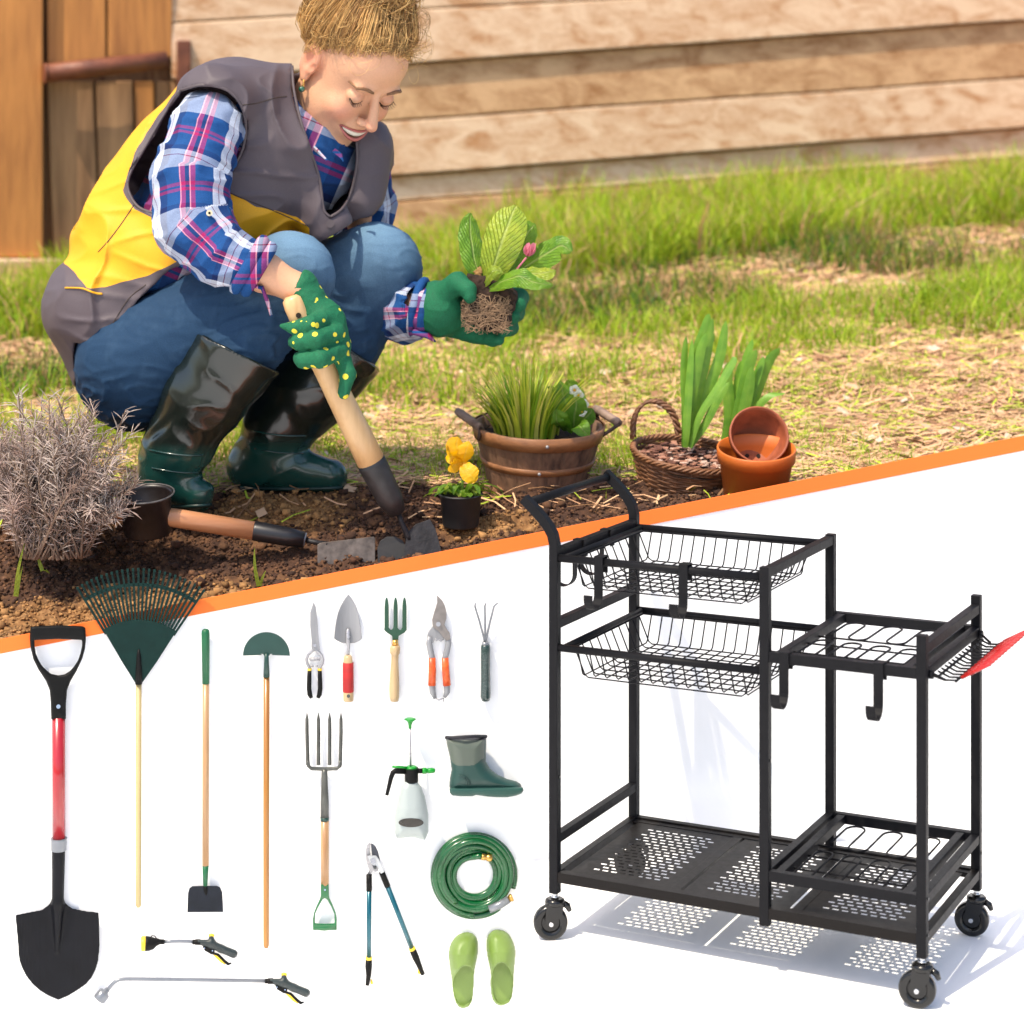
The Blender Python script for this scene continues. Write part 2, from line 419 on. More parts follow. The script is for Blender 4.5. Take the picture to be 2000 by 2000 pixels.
# ---- loose soil clods (uncountable)
def shards(name,pts,fn,m,attr='tint'):
    vs=[];fs=[];cs=[]
    for p in pts: fn(p,vs,fs,cs)
    V=np.array(vs); Q=np.array(fs)
    return tag(np_mesh(name,V,Q,m,None,False,{attr:('FLOAT_COLOR',np.array(cs))}),kind='stuff')
def clod(p,vs,fs,cs):
    x,y,r,c=p; z=gz(x,y)+r*.25; b=len(vs)
    q=[(1,0,0),(-1,0,0),(0,1,0),(0,-1,0),(0,0,1),(0,0,-1)]
    base=[Vector((sx,sy,sz)) for sx in(-1,1) for sy in(-1,1) for sz in(-1,1)]
    M=Matrix.Rotation(random.random()*6,3,'Z')@Matrix.Rotation(random.random()*6,3,'X')
    for k in base:
        d=M@(k*.62)*r*random.uniform(.6,1.25); vs.append((x+d.x,y+d.y,z+d.z*.8)); cs.append(c)
    for f in ((0,1,3,2),(4,6,7,5),(0,4,5,1),(2,3,7,6),(0,2,6,4),(1,5,7,3)): fs.append(tuple(b+i for i in f))
pts=[]
while len(pts)<22000:
    x=random.uniform(-1.25,1.2); y=random.uniform(3.84,4.6)
    if y<BA+BB*x+.06 or random.random()>soilmask(x,y): continue
    t=tanmask(x,y)+random.uniform(-.25,.25)
    c=(.32,.165,.06) if t>.45 else ((.055,.023,.012) if random.random()<.65 else (.13,.06,.028))
    k=random.uniform(.6,1.3); c=tuple(q*k for q in c)
    r=random.choice([.0025,.003,.004,.005])*(1 if random.random()<.96 else 2.6)
    pts.append((x,y,r,c))
sm_=attrmat('soil_crumbs','tint',.95,.002,120,var=.4)
shards('soil_clods',pts,clod,sm_)
# ---- grass and straw
GM=attrmat('grass_blades','tint',.55,trans=.35,var=.15,spec=.3)
def blade_fn(lean=.5,seg=2,droop=.3):
    def f(p,vs,fs,cs):
        x,y,h,wd,c,ang,ln=p; z=gz(x,y)-.004; b=len(vs)
        dx,dy=math.cos(ang),math.sin(ang); px,py=-dy,dx
        fa=random.uniform(0,6.28); px,py=math.cos(fa),math.sin(fa)
        for s in range(seg+1):
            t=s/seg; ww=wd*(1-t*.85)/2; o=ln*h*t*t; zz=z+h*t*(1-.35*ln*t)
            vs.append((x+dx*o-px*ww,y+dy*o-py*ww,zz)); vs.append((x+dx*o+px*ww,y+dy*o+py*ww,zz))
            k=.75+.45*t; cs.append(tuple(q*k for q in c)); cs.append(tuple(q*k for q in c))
        for s in range(seg): fs.append((b+2*s,b+2*s+1,b+2*s+3,b+2*s+2))
    return f
def straw_fn(p,vs,fs,cs):
    x,y,l,wd,c,ang=p; b=len(vs)
    dx,dy=math.cos(ang)*l/2,math.sin(ang)*l/2; nx_,ny_=-math.sin(ang)*wd/2,math.cos(ang)*wd/2
    lift=random.uniform(.002,.022); tl=random.uniform(-.3,.3)*l; cv=random.uniform(-.2,.2)
    for t in (-1,0,1):
        X_=x+dx*t+(-dy)*cv*(t*t); Y_=y+dy*t+dx*cv*(t*t)
        zz=gz(X_,Y_)+lift+tl*t*.5; zz=max(zz,gz(X_,Y_)+.001)
        vs.append((X_-nx_,Y_-ny_,zz)); vs.append((X_+nx_,Y_+ny_,zz+wd*.4)); cs.append(c); cs.append(c)
    fs.append((b,b+1,b+3,b+2)); fs.append((b+2,b+3,b+5,b+4))
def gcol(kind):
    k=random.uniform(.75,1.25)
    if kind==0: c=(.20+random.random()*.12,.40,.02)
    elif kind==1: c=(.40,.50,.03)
    elif kind==2: c=(.045,.14,.015)  # deep green for the painted shade band
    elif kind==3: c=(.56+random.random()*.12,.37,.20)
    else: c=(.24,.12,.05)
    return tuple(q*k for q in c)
def patch(x,y): # 0 straw .. 1 lush
    p=Vector((x*1.3,y*1.3,9)); return .52+1.3*noise.noise(p)+.7*noise.noise(p*3.3)
WD=lambda x: 8.9+.444*x   # shed wall plane
grass=[]; straw=[]
def frustum_x(y): return ((-1.04*y/4, 1.06*y/4) if random.random()<.88 else (-2.3*y/4,2.1*y/4))
n=0
while len(grass)<66000:
    y=4.3+5.2*random.random()**1.15; a_,b_=frustum_x(y); x=random.uniform(a_,b_)
    if y>WD(x)-.05 or y<BA+BB*x+.07: continue
    if soilmask(x,y)>.3 and random.random()>.012: continue
    pt=patch(x,y); v_=YH+F*float(hz(x,y))/y
    band=0
    u=1000+x/y*F
    bd=WD(x)-y
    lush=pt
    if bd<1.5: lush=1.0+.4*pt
    dark_=1.5<bd<2.5  # shadow band across the lawn, put into the blade colours
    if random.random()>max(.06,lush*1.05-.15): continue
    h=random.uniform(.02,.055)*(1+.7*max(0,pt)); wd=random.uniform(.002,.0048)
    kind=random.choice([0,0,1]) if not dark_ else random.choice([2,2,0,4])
    if bd<1.5:
        h=random.uniform(.05,.28)*(.35+.75*max(0,min(1,pt+.25))); wd=random.uniform(.006,.012); 
        if random.random()<.15: kind=3
    elif bd<3.5: wd*=1.8; h*=1.6
    if random.random()<.10: kind=3
    if bd<1.5 and random.random()<.35: kind=1
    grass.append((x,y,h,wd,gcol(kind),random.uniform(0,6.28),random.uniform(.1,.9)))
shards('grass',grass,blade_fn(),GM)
while len(straw)<42000:
    y=4.25+5.0*random.random()**1.5; a_,b_=frustum_x(y); x=random.uniform(a_,b_)
    if y>WD(x)-.3 or y<BA+BB*x+.07: continue
    if soilmask(x,y)>.5 and random.random()>.03: continue
    bd=WD(x)-y
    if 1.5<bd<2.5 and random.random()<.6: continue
    if bd<1.5 and random.random()<.8: continue
    sc=1+max(0,(y-5))*.25
    k=random.random()
    if random.random()<.02: straw.append((x,y,random.uniform(.02,.045),random.uniform(.012,.022),random.choice([(.55,.36,.22),(.30,.15,.07),(.62,.48,.36)]),random.uniform(0,6))); continue
    straw.append((x,y,random.uniform(.02,.09)*sc**.5,random.uniform(.0015,.0045)*sc,gcol(3 if k<.62 else (4 if k<.84 else 1)),random.gauss(0,.9)))
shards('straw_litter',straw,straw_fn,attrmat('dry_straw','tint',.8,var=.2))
# ================================================================= shed wall and door
shed=thing('shed','weathered plank shed wall running behind the grass strip','shed',tuple(P(1000,560,9.2)))
pine=wood('sunbleached_pine',(.80,.56,.37),(.50,.24,.10),'X',11,.7,stretch=.035,bump=.004)
pine3=wood('orange_weathered_pine',(.66,.40,.21),(.34,.15,.05),'X',10,.7,stretch=.04,bump=.004)
pine2=wood('amber_pine',(.62,.26,.065),(.27,.095,.024),'Z',5,.6,stretch=.1,bump=.003)
old=wood('grey_brown_plank',(.42,.23,.11),(.13,.06,.026),'Z',7,.8,stretch=.08,bump=.004)
rust=mat('rusty_red_timber',(.26,.085,.04),.55,var=.4,scale=12,bump=.003,col2=(.12,.035,.02))
def Wp(px,py,off=0):
    k=(px-1000)/F; D=(8.9-off)/(1-.444*k); return P(px,py,D)
# horizontal cladding boards, seams fan out slightly as in old lap siding
seams=[(-420,-400),(-200,-290),(-60,-200),(62,-110),(62,-70),(176,38),(288,148),(402,240),(470,322)]
seam=[(-300,-420),(-180,-300),(-75,-190),(62,-45),(180,40),(288,152),(402,250),(448,308),(560,420)]
wm=MB()
for k in range(len(seam)-1):
    (l0,r0),(l1,r1)=seam[k],seam[k+1]; g=1.5
    off=.02+.022*(k%2)+random.uniform(0,.01)
    x0,x1=335,2420
    def yy(a,b_,x): return a+(b_-a)*x/2000
    # sag/wear along the length
    nseg=30
    vt=[];
    for s in range(nseg+1):
        x=x0+(x1-x0)*s/nseg; wv=2.2*noise.noise(Vector((x*.004,k*7,0))); wv2=2.2*noise.noise(Vector((x*.004,k*7+7,0)))
        for (yv,of) in ((yy(l0,r0,x)+g+wv,off),(yy(l1,r1,x)-g+wv2,off+.02),(yy(l1,r1,x)-g+wv2,-.03),(yy(l0,r0,x)+g+wv,-.03)): vt.append(Wp(x,yv,of))
    fsx=[]
    for s in range(nseg):
        for q in range(4): fsx.append((s*4+q,s*4+(q+1)%4,(s+1)*4+(q+1)%4,(s+1)*4+q))
    wm.add(vt,fsx,(0,1,0,0,1,0,0,1)[k])
wm.build('wall',[pine,pine3],shed,.006)
bk=MB(); bk.add([Wp(-500,-500,-.04),Wp(2500,-500,-.04),Wp(2500,600,-.04),Wp(-500,720,-.04)],[(0,1,2,3)]); bk.build('wall_backing',old,shed)
# left: post, door of wide upright planks, latch bar
def plank(s,x0,x1,y0,y1,off,mi=0,dx=0,th=.04):
    s.add([Wp(x0,y0,off),Wp(x1,y0,off),Wp(x1+dx,y1,off),Wp(x0+dx,y1,off),Wp(x0,y0,-.03),Wp(x1,y0,-.03),Wp(x1+dx,y1,-.03),Wp(x0+dx,y1,-.03)],
     [(0,3,2,1),(4,5,6,7),(0,1,5,4),(1,2,6,5),(2,3,7,6),(3,0,4,7)],mi)
s=MB(); plank(s,-260,84,-320,503,.11); plank(s,-500,-266,-320,510,.1); s.build('door_post',pine2,shed,.006)
dr=MB(); plank(dr,90,204,-320,124,.06,0,3); plank(dr,211,336,-320,112,.055,0,0)
plank(dr,92,182,158,498,.03,1,12); plank(dr,188,258,158,494,.035,1,8); plank(dr,262,300,158,480,.02,0,6); plank(dr,304,345,158,480,.0,1,2)
door=dr.build('door',[pine2,old],shed,.005)
s=MB(); s.tube([Wp(88,143,.13),Wp(180,133,.14),Wp(325,117,.13)],[.035,.037,.035],8); s.tube([Wp(86,143,.13),Wp(90,143,.13)],[.04,.04],8); s.build('latch_bar',rust,door)
s=MB(); plank(s,345,373,79,330,.09); s.build('latch_post',rust,shed,.006)
s=MB(); plank(s,-500,345,505,640,.16); s.build('base_board',pine,shed,.01)
reloc(shed)
# a few stones in the far grass band coloured dark as shade
stm=mat('brown_fieldstone',(.30,.17,.11),.85,var=.5,scale=30,bump=.004)
for (px,py,D,r,lab) in [(1583,500,7.35,.034,'small brown stone in the shade-coloured grass, left of the two beside the grass edge'),(1820,482,7.7,.034,'small brown stone lying in the shade-coloured grass near the right picture edge'),(1275,520,7.0,.03,'small reddish stone at the left end of the shade-coloured grass'),
    (1375,460,7.9,.036,'dark stone at the upper edge of the shade-coloured grass above the bulb plants'),(1667,450,8.3,.034,'dark stone at the top of the shade-coloured grass, between two paler stones')]:
    s=MB(); x=(px-1000)/F*D; s.sphere((0,0,0),(r,r*.8,r*.65),10,7)
    s.v=[tuple(Vector(v)*(1+.25*noise.noise(Vector(v)*30+Vector((px,0,0))))) for v in s.v]
    o=s.build('stone',stm); o.location=(x,D,gz(x,D)+r*.3); tag(o,lab,'stone','stones in the furrow')
# ================================================================= cart
cs=.66; CT=dict(yaw=-.4688,tx=.1148,ty=5.4769,h=1.9095)
CW,CM,CL=.5314,.5936,1.0
zS,zP,zR,z1,z2,zk1,zk2=.0329,.9111,.7794,.8836,.6445,.6841,.1283
Cc,Sc=math.cos(CT['yaw']),math.sin(CT['yaw'])
def C3(x,y,z):
    return Vector(((Cc*x-Sc*y+CT['tx'])*cs,(Sc*x+Cc*y+CT['ty'])*cs,CZ+(z-CT['h'])*cs))
cax=Vector((Cc,Sc,0)); cay=Vector((-Sc,Cc,0))
def cbox(s,x0,x1,y0,y1,z0,z1_,mi=0):
    vs=[C3(x,y,z) for x in (x0,x1) for y in (y0,y1) for z in (z0,z1_)]
    s.add(vs,[(0,1,3,2),(4,6,7,5),(0,4,5,1),(2,3,7,6),(0,2,6,4),(1,5,7,3)],mi)
blk=mat('black_powder_coat',(.008,.008,.0095),.5,var=.15,scale=60,bump=.00015,bscale=900,spec=.12)
brn=mat('dark_brown_sheet_steel',(.009,.0075,.007),.45,var=.1,scale=40,spec=.14)
gloss=mat('glossy_black_plastic',(.005,.005,.005),.2,var=.1,scale=30)
chrome=mat('zinc_steel',(.62,.63,.65),.22,1,var=.1,scale=40)
hp=.0125 # half post
rack=thing('rolling_rack','black metal rolling tool rack with two wire baskets on casters','rolling rack',tuple(C3(0,0,-.1)))
def cpart(name,fn,m=blk,bev=.0008,parent=None):
    s=MB(); fn(s); return s.build(name,m,parent if parent is not None else rack,bev)
for (x,y,zt) in ((0,0,.955),(0,CW,.955),(CM,0,zP),(CM,CW,zP),(CL,0,zR),(CL,CW,zR)):
    if x==0:
        def f(s,x=x,y=y,zt=zt):
            pth=[(0,-.012),(0,.3),(0,.6),(0,.88),(0,.92)]+[(-.006,.945),(-.02,.968),(-.04,.99),(-.062,1.01),(-.092,1.036)]
            vs=[]
            n=len(pth)
            for i,(px_,pz) in enumerate(pth):
                a=pth[max(i-1,0)]; b=pth[min(i+1,n-1)]; t=Vector((b[0]-a[0],b[1]-a[1])).normalized(); nn=Vector((t.y,-t.x))
                for u,v in ((-1,-1),(1,-1),(1,1),(-1,1)): vs.append(C3(px_+nn.x*u*hp,y+v*hp,pz+nn.y*u*hp))
            fs=[(3,2,1,0),tuple((n-1)*4+k for k in range(4))]
            for i in range(n-1):
                for k in range(4): fs.append((i*4+k,i*4+(k+1)%4,(i+1)*4+(k+1)%4,(i+1)*4+k))
            s.add(vs,fs)
        cpart('post',f)
    else:
        def f(s,x=x,y=y,zt=zt):
            cbox(s,x-hp,x+hp,y-hp,y+hp,-.012 if x==CL else .0,zt)
        cpart('post',f)
def f(s):
    a=C3(-.083,hp,1.024); b=C3(-.083,CW-hp,1.024); s.tube([a,b],.0105*cs*1.15,12)
cpart('push_handle',f,blk,0)
def ybar(s,x,z,h=.012,w=.011,y0=0,y1=CW): cbox(s,x-w,x+w,y0+hp,y1-hp,z-h,z+h)
def xbar(s,y,z,x0,x1,h=.012,w=.011): cbox(s,x0+hp,x1-hp,y-w,y+w,z-h,z+h)
for x,z in ((0,z1+.012),(0,.706),(0,.132),(CM,z1+.012),(CL,zR-.035),(CL,zk1),(CL,zk2)):
    cpart('cross_rail',lambda s: ybar(s,x,z))
# basket frames (round tube) and wire baskets
def wire(s,pts,r=.0021): s.tube([C3(*p) for p in pts],r*cs,5,smooth=True)
for z in (z1,z2):
    def f(s):
        for y in (0,CW): s.tube([C3(hp,y,z),C3(CM-hp,y,z)],.0105*cs,12)
        s.tube([C3(.024,.0,z),C3(.024,CW,z)],.0085*cs,10); s.tube([C3(CM-.03,.0,z),C3(CM-.03,CW,z)],.0085*cs,10)
    fr=cpart('basket_frame',f,blk,0)
    def g(s):
        x0,x1,y0,y1=.036,CM-.042,.015,CW-.015; dz=.074; i=.036; zt=z-.006
        nxw=15; nyw=10
        for k in range(nxw):
            x=x0+i*.7+(x1-x0-1.4*i)*k/(nxw-1); wire(s,[(x,y0,zt),(x,y0+i-.006,zt-dz+.006),(x,y0+i+.004,zt-dz),(x,y1-i-.004,zt-dz),(x,y1-i+.006,zt-dz+.006),(x,y1,zt)])
        for k in range(nyw):
            y=y0+i*.9+(y1-y0-1.8*i)*k/(nyw-1); wire(s,[(x0,y,zt),(x0+i-.006,y,zt-dz+.004),(x0+i+.004,y,zt-dz-.003),(x1-i-.004,y,zt-dz-.003),(x1-i+.006,y,zt-dz+.004),(x1,y,zt)])
        wire(s,[(x0,y0,zt),(x1,y0,zt),(x1,y1,zt),(x0,y1,zt),(x0,y0,zt)],.003)
        for q,o in ():
            xa,xb,ya,yb=x0+i*o,x1-i*o,y0+i*o,y1-i*o; zz=zt-dz*q
            wire(s,[(xa,ya,zz),(xb,ya,zz),(xb,yb,zz),(xa,yb,zz),(xa,ya,zz)],.002)
    cpart('wire_basket',g,blk,0)
# slotted racks on the right
for zz in (zk1,zk2):
    def f(s):
        for y in (0,CW): xbar(s,y,zz,CM,CL,.0135)
        for x in (CM+.035,CL-.04): cbox(s,x-.011,x+.011,.0125,CW-.0125,zz-.012,zz+.012)
        if zz==zk1: pass
        else: cbox(s,CM-.011,CM+.011,hp,CW-hp,zz-.012,zz+.012)
    cpart('holder_frame',f)
    def g(s):
        xa,xb=CM+.046,CL-.051
        for y in (.09,.2,.29): wire(s,[(xa,y,zz-.004),(xb,y,zz-.004)],.0028)
        def serp(yf,yb,ph):
            pts=[]; n=4; w=(xb-xa)/n; rr=w*.5
            for k in range(n):
                xc=xa+w*(k+.5)
                ya,yb2=(yf,yb) if (k+ph)%2==0 else (yb,yf)
                x_=xc-rr*.5 if True else xc
            # U loops opening to the front rail
            for k in range(n):
                xc=xa+w*(k+.5)
                if ph==0:
                    arc=[(xc-.3*w,yf)]+[(xc-.3*w*math.cos(a),yb-.3*w+.3*w*math.sin(a)*1.2) for a in np.linspace(0,math.pi,9)]+[(xc+.3*w,yf)]
                    wire(s,[(x,y,zz) for x,y in arc],.003)
            if ph==1:
                m=6; pt=(xb-xa)/m; pts=[]
                for k in range(m):
                    xc=xa+pt*(k+.5); y_a,y_b=(yf+.04,yb-.04) if k%2==0 else (yb-.04,yf+.04)
                    pts+=[(xc,y_a),(xc,y_b)]
                    if k<m-1:
                        sg=1 if k%2==0 else -1
                        pts+=[(xc+pt*.5-pt*.5*math.cos(a),y_b+sg*.035*math.sin(a)) for a in np.linspace(.3,math.pi-.3,6)]
                wire(s,[(x,y,zz) for x,y in pts],.003)
        serp(.012,.235,0); serp(.27,CW-.05,1)
    cpart('holder_wires',g,blk,0)
# side prong holder with red tips
def f(s):
    for (x,z) in ((CL+.03,zk1-.012),(CL+.075,zk1-.018)): wire(s,[(x,.03,z),(x,CW-.05,z)],.0036)
    n=14
    for k in range(n):
        y=.035+(CW-.1)*k/(n-1)
        wire(s,[(CL+.02,y,zk1-.006),(CL+.05,y,zk1-.018),(CL+.075,y,zk1-.016),(CL+.105,y,zk1+.004)],.003)
    for y in (.02,CW-.02): s.tube([C3(CL+.012,y,zk1-.005),C3(CL+.022,y,zk1-.005)],.011*cs,10); wire(s,[(CL+.02,y,zk1-.006),(CL+.05,y+(.012 if y<.2 else -.03),zk1-.018)],.0036)
ph=cpart('prong_holder',f,blk,0)
redp=mat('red_dipped_plastic',(.40,.012,.01),.25,var=.1,scale=30)
def f(s):
    n=14
    for k in range(n):
        y=.035+(CW-.1)*k/(n-1)
        s.tube([C3(CL+.088,y,zk1-.008),C3(CL+.158,y,zk1+.032),C3(CL+.161,y,zk1+.034)],[.0048*cs,.0045*cs,.0025*cs],7)
s=MB(); f(s); s.build('red_tips',redp,ph)
# bottom frame and slotted panels
def f(s):
    for y in (0,CW): xbar(s,y,zS,0,CL,.0135)
    for x in (0,CL): cbox(s,x-.011,x+.011,hp,CW-hp,zS-.012,zS+.0125)
    cbox(s,.011,CL-.011,.012,.034,zS+.002,zS+.0085); cbox(s,.011,CL-.011,CW-.034,CW-.012,zS+.002,zS+.0085)
    for x in (CL/3,2*CL/3): cbox(s,x-.014,x+.014,.034,CW-.034,zS-.006,zS+.0078)
cpart('bottom_frame',f,brn)
for k in range(3):
    def f(s):
        xa=.028+ (CL-.056)/3*k+(.0 if k==0 else .012); xb=.028+(CL-.056)/3*(k+1)-(.0 if k==2 else .012); ya,yb=.036,CW-.036
        zt=zS+.0065; zb=zt-.0008; rows=17; my=.045; mx=.05; sl=.0165; sh=.0095
        pitch=(yb-ya-2*my)/(rows-1); prev=ya
        for r in range(rows):
            yc=ya+my+pitch*r; off=0 if r%2==0 else .018
            cbox(s,xa,xb,prev,yc-sh/2,zb,zt); prev=yc+sh/2
            x=xa; g=xa+mx+off*.9
            cols=8
            for c in range(cols):
                gg=g+(xb-xa-2*mx-.018)/(cols-1+.35)*c
                cbox(s,x,gg,yc-sh/2,yc+sh/2,zb,zt); x=gg+sl
                # rounded slot ends
            cbox(s,x,xb,yc-sh/2,yc+sh/2,zb,zt)
        cbox(s,xa,xb,prev,yb,zb,zt)
    cpart('shelf_panel',f,brn,0)
# screws
for (x,y,z) in ((CL,-.0,zS+.01),(CL,-.0,zk2+.005),(0,-.0,.3),(CM,0,.42),(CL,CW,zk2-.04)):
    a=C3(x+hp,y,z); cpart('bolt',lambda s: s.tube([a,a+cax*.002],.003*cs*1.3,8),gloss,0)
# casters
zb=.0; wr=.047
for (x,y,a) in ((0,0,.55),(CL,0,.15),(CL,CW,.1),(0,CW,.5)):
    base=C3(x,y,-.012 if x==CL else -.012)
    ct=bpy.data.objects.new('caster',None); COL.objects.link(ct); ct.parent=rack; ct.location=base
    ct.rotation_euler=(0,0,CT['yaw']+a)
    k=cs
    s=MB(); s.tube([(0,0,.004),(0,0,-.016*k)],.007*k,10); s.tube([(0,0,-.008*k),(0,0,-.012*k)],.012*k,6); s.build('stem',chrome,ct)
    s=MB(); s.tube([(0,0,-.014*k),(0,0,-.018*k),(0,0,-.027*k),(0,0,-.032*k)],[.020*k,.026*k,.027*k,.022*k],18)
    for sy in (-1,1):
        pr=[(-.024,-.026),(.022,-.026),(.018,-.05),(-.006,-.088),(-.022,-.088),(-.028,-.07)]
        yo=sy*.0165*k; n=len(pr)
        vs=[(px_*k,yo,pz*k) for px_,pz in pr]+[(px_*k,yo+sy*.003*k,pz*k) for px_,pz in pr]
        s.add(vs,[tuple(range(n)),tuple(reversed(range(n,2*n)))]+[(i,(i+1)%n,(i+1)%n+n,i+n) for i in range(n)])
    s.tube([(.02*k,0,-.028*k),(.034*k,0,-.036*k),(.04*k,0,-.05*k)],[.009*k,.009*k,.006*k],8)
    s.build('fork',gloss,ct)
    wc=Vector((-.012*k,0,-.078*k)); R_=.040*k*1.15
    s=MB()
    prof=[(-.0145,.55),(-.0145,.84),(-.0125,.97),(-.006,1.0),(.006,1.0),(.0125,.97),(.0145,.84),(.0145,.55),(.006,.5),(-.006,.5)]
    n=36; m_=len(prof); vs=[];fs=[]
    for i in range(n):
        an=2*math.pi*i/n
        for (yy_,rr) in prof: vs.append((wc.x+math.cos(an)*R_*rr,wc.y+yy_*k,wc.z+math.sin(an)*R_*rr))
    for i in range(n):
        for j in range(m_): fs.append((i*m_+j,((i+1)%n)*m_+j,((i+1)%n)*m_+(j+1)%m_,i*m_+(j+1)%m_))
    s.add(vs,fs,0,True); wh=s.build('wheel',gloss,ct)
    s=MB(); s.tube([(wc.x,-.007*k,wc.z),(wc.x,.007*k,wc.z)],R_*.56,20); s.build('rim',gloss,wh)
    s=MB(); s.tube([(wc.x,-.0225*k,wc.z),(wc.x,.0225*k,wc.z)],.006*k,8); s.build('axle_bolt',chrome,wh)
reloc(rack)
# fix casters: they carry local transforms of their own
for c in rack.children:
    if c.name.startswith('caster'): c.matrix_parent_inverse=Matrix.Translation(-Vector(rack.location))
# plinth the rack stands on
wheel_bottom=(-.012-.078-.046)
zpl=CZ+(-CT['h']+wheel_bottom)*cs
pl=MB(); A=Vector((.052,0,0))
yf=2.72; xR=1.9
pts=[(A.x-.02,yf),(xR,yf),(xR,BA+BB*xR-.012),(A.x-.02,BA+BB*(A.x-.02)-.012)]
vs=[(x,y,FZ+.002) for x,y in pts]+[(x,y,zpl) for x,y in pts]
pl.add(vs,[(3,2,1,0),(4,5,6,7),(0,1,5,4),(1,2,6,5),(2,3,7,6),(3,0,4,7)])
tag(pl.build('plinth',white),'low white plinth under the black rolling rack','plinth')
# hooks
def hook(name,at,along,out,label,depth=.10,drop=.082):
    """flat steel S hook over a rail; at=top centre (world)"""
    t=thing('s_hook',label,'hook',tuple(at),'black hooks on the rack')
    up=Vector((0,0,1)); w=.025*cs; th=.0035*cs
    r=.016*cs
    path=[(-r,-.03*cs),(-r,0),(-r,r),(r,r),(r,0),(r*1.0,-drop*cs*.55),(r*1.0,-drop*cs)]
    rr=.033*cs; cx=r+rr
    path+=[(cx-rr*math.cos(a),-drop*cs-rr*math.sin(a)) for a in np.linspace(.1,math.pi*1.08,13)]
    s=MB(); vs=[]; n=len(path)
    for i,(o,z) in enumerate(path):
        a=path[max(i-1,0)]; b=path[min(i+1,n-1)]; tg=Vector((b[0]-a[0],b[1]-a[1])); 
        if tg.length<1e-9: tg=Vector((0,1))
        tg.normalize(); nn=Vector((tg.y,-tg.x))
        for u,v in ((-1,-1),(1,-1),(1,1),(-1,1)):
            vs.append(out*(o+nn.x*u*th/2)+up*(z+nn.y*u*th/2)+along*(v*w/2))
    fs=[(3,2,1,0),tuple((n-1)*4+k for k in range(4))]
    for i in range(n-1):
        for k in range(4): fs.append((i*4+k,i*4+(k+1)%4,(i+1)*4+(k+1)%4,(i+1)*4+k))
    s.add(vs,fs); o=s.build('hook_strip',blk,t,.0004)
    return t
fo=-cay
hook('s_hook',C3(.135,0,z1),cax,fo,'black hook on the upper basket rail, nearest the push handle')
hook('s_hook',C3(.375,0,z1),cax,fo,'black hook near the middle of the upper basket rail')
hook('s_hook',C3(CM+.055,0,zk1),cax,fo,'black hook on the lower right rail beside the middle post')
hook('s_hook',C3(CM+.30,0,zk1),cax,fo,'black hook on the lower right rail nearest the red tipped prongs')
hook('s_hook',C3(0,.16,z1+.008),cay,-cax,'black hook on the handle-end rail, nearer the front post')
hook('s_hook',C3(0,.34,z1+.008),cay,-cax,'black hook on the handle-end rail, farther back behind the basket wires')
# ================================================================= tools hung on the board
UP=1/1000.0   # one source pixel on the board is close to a millimetre
def px(p,t=0): return B(p[0],p[1],t)
def slabm(s,pts,t0,t1,mi=0,holes=None):
    """flat plate cut to an outline, front at t1, back at t0"""
    bm=bmesh.new(); 
    def ring(pp): return [bm.verts.new(B(x,y,t1)) for x,y in pp]
    rings=[ring(pts)]+[ring(h) for h in (holes or [])]
    ed=[]
    for r in rings: ed+=[bm.edges.new((r[i],r[(i+1)%len(r)])) for i in range(len(r))]
    bmesh.ops.triangle_fill(bm,use_beauty=True,use_dissolve=False,edges=ed)
    bm.verts.index_update(); vs=[v.co.copy() for v in bm.verts]; fs=[]
    for f in bm.faces:
        ii=[v.index for v in f.verts]
        nrm=(vs[ii[1]]-vs[ii[0]]).cross(vs[ii[2]]-vs[ii[0]])
        fs.append(tuple(ii) if nrm.dot(BN)>0 else tuple(reversed(ii)))
    n=len(vs); back=[v-BN*(t1-t0) for v in vs]
    allf=list(fs)+[tuple(n+i for i in reversed(f)) for f in fs]
    off=0
    for r in rings:
        k=len(r)
        for i in range(k): allf.append((off+i,off+(i+1)%k,n+off+(i+1)%k,n+off+i))
        off+=k
    bm.free(); s.add(vs+back,allf,mi); return s
def fixn(o):
    bm=bmesh.new(); bm.from_mesh(o.data); bmesh.ops.recalc_face_normals(bm,faces=bm.faces); bm.to_mesh(o.data); bm.free(); return o
def plate(name,pts,t0,t1,m,parent,holes=None,bevel=.0008):
    s=MB(); slabm(s,pts,t0,t1,0,holes); return fixn(s.build(name,m,parent,bevel,2))
def rod(name,pts,rads,t,m,parent,n=14,flat=1.0,tl=None):
    """rounded rod through pixel points; radii in pixels; t = centre height (m) or list"""
    s=MB(); T=t if isinstance(t,(list,tuple)) else [t]*len(pts)
    rr=[r*.001*B(x,y).y/4.0*1.0 for r,(x,y) in zip(rads if isinstance(rads,(list,tuple)) else [rads]*len(pts),pts)]
    s.tube([B(x,y,tt) for (x,y),tt in zip(pts,T)],rr,n,flat=flat,nrm=BN); return s.build(name,m,parent)
def wallmap(u,v,w): return Bn(u,v,w*UP)
def tool(name,label,cat,at): return thing(name,label,cat,tuple(B(at[0],at[1],0)))
def circ(cx,cy,r,n=16,ry=None,a0=0,a1=2*math.pi):
    ry=ry or r; return [(cx+r*math.cos(a),cy+ry*math.sin(a)) for a in np.linspace(a0,a1,n,endpoint=(a1-a0)<6.28)]
red=mat('red_painted_tube',(.34,.006,.014),.22,var=.08,scale=30,coat=.5)
blade=mat('black_shovel_steel',(.005,.0055,.008),.42,var=.3,scale=25,bump=.0003,spec=.15)
bplas=mat('black_moulded_plastic',(.007,.007,.007),.45,var=.1,scale=60,bump=.0002,bscale=700,spec=.12)
steel=mat('brushed_steel',(.26,.265,.28),.38,.25,var=.2,scale=60,aniso=(1,1,.1))
steel2=mat('bright_steel',(.34,.34,.36),.28,.4,var=.2,scale=40)
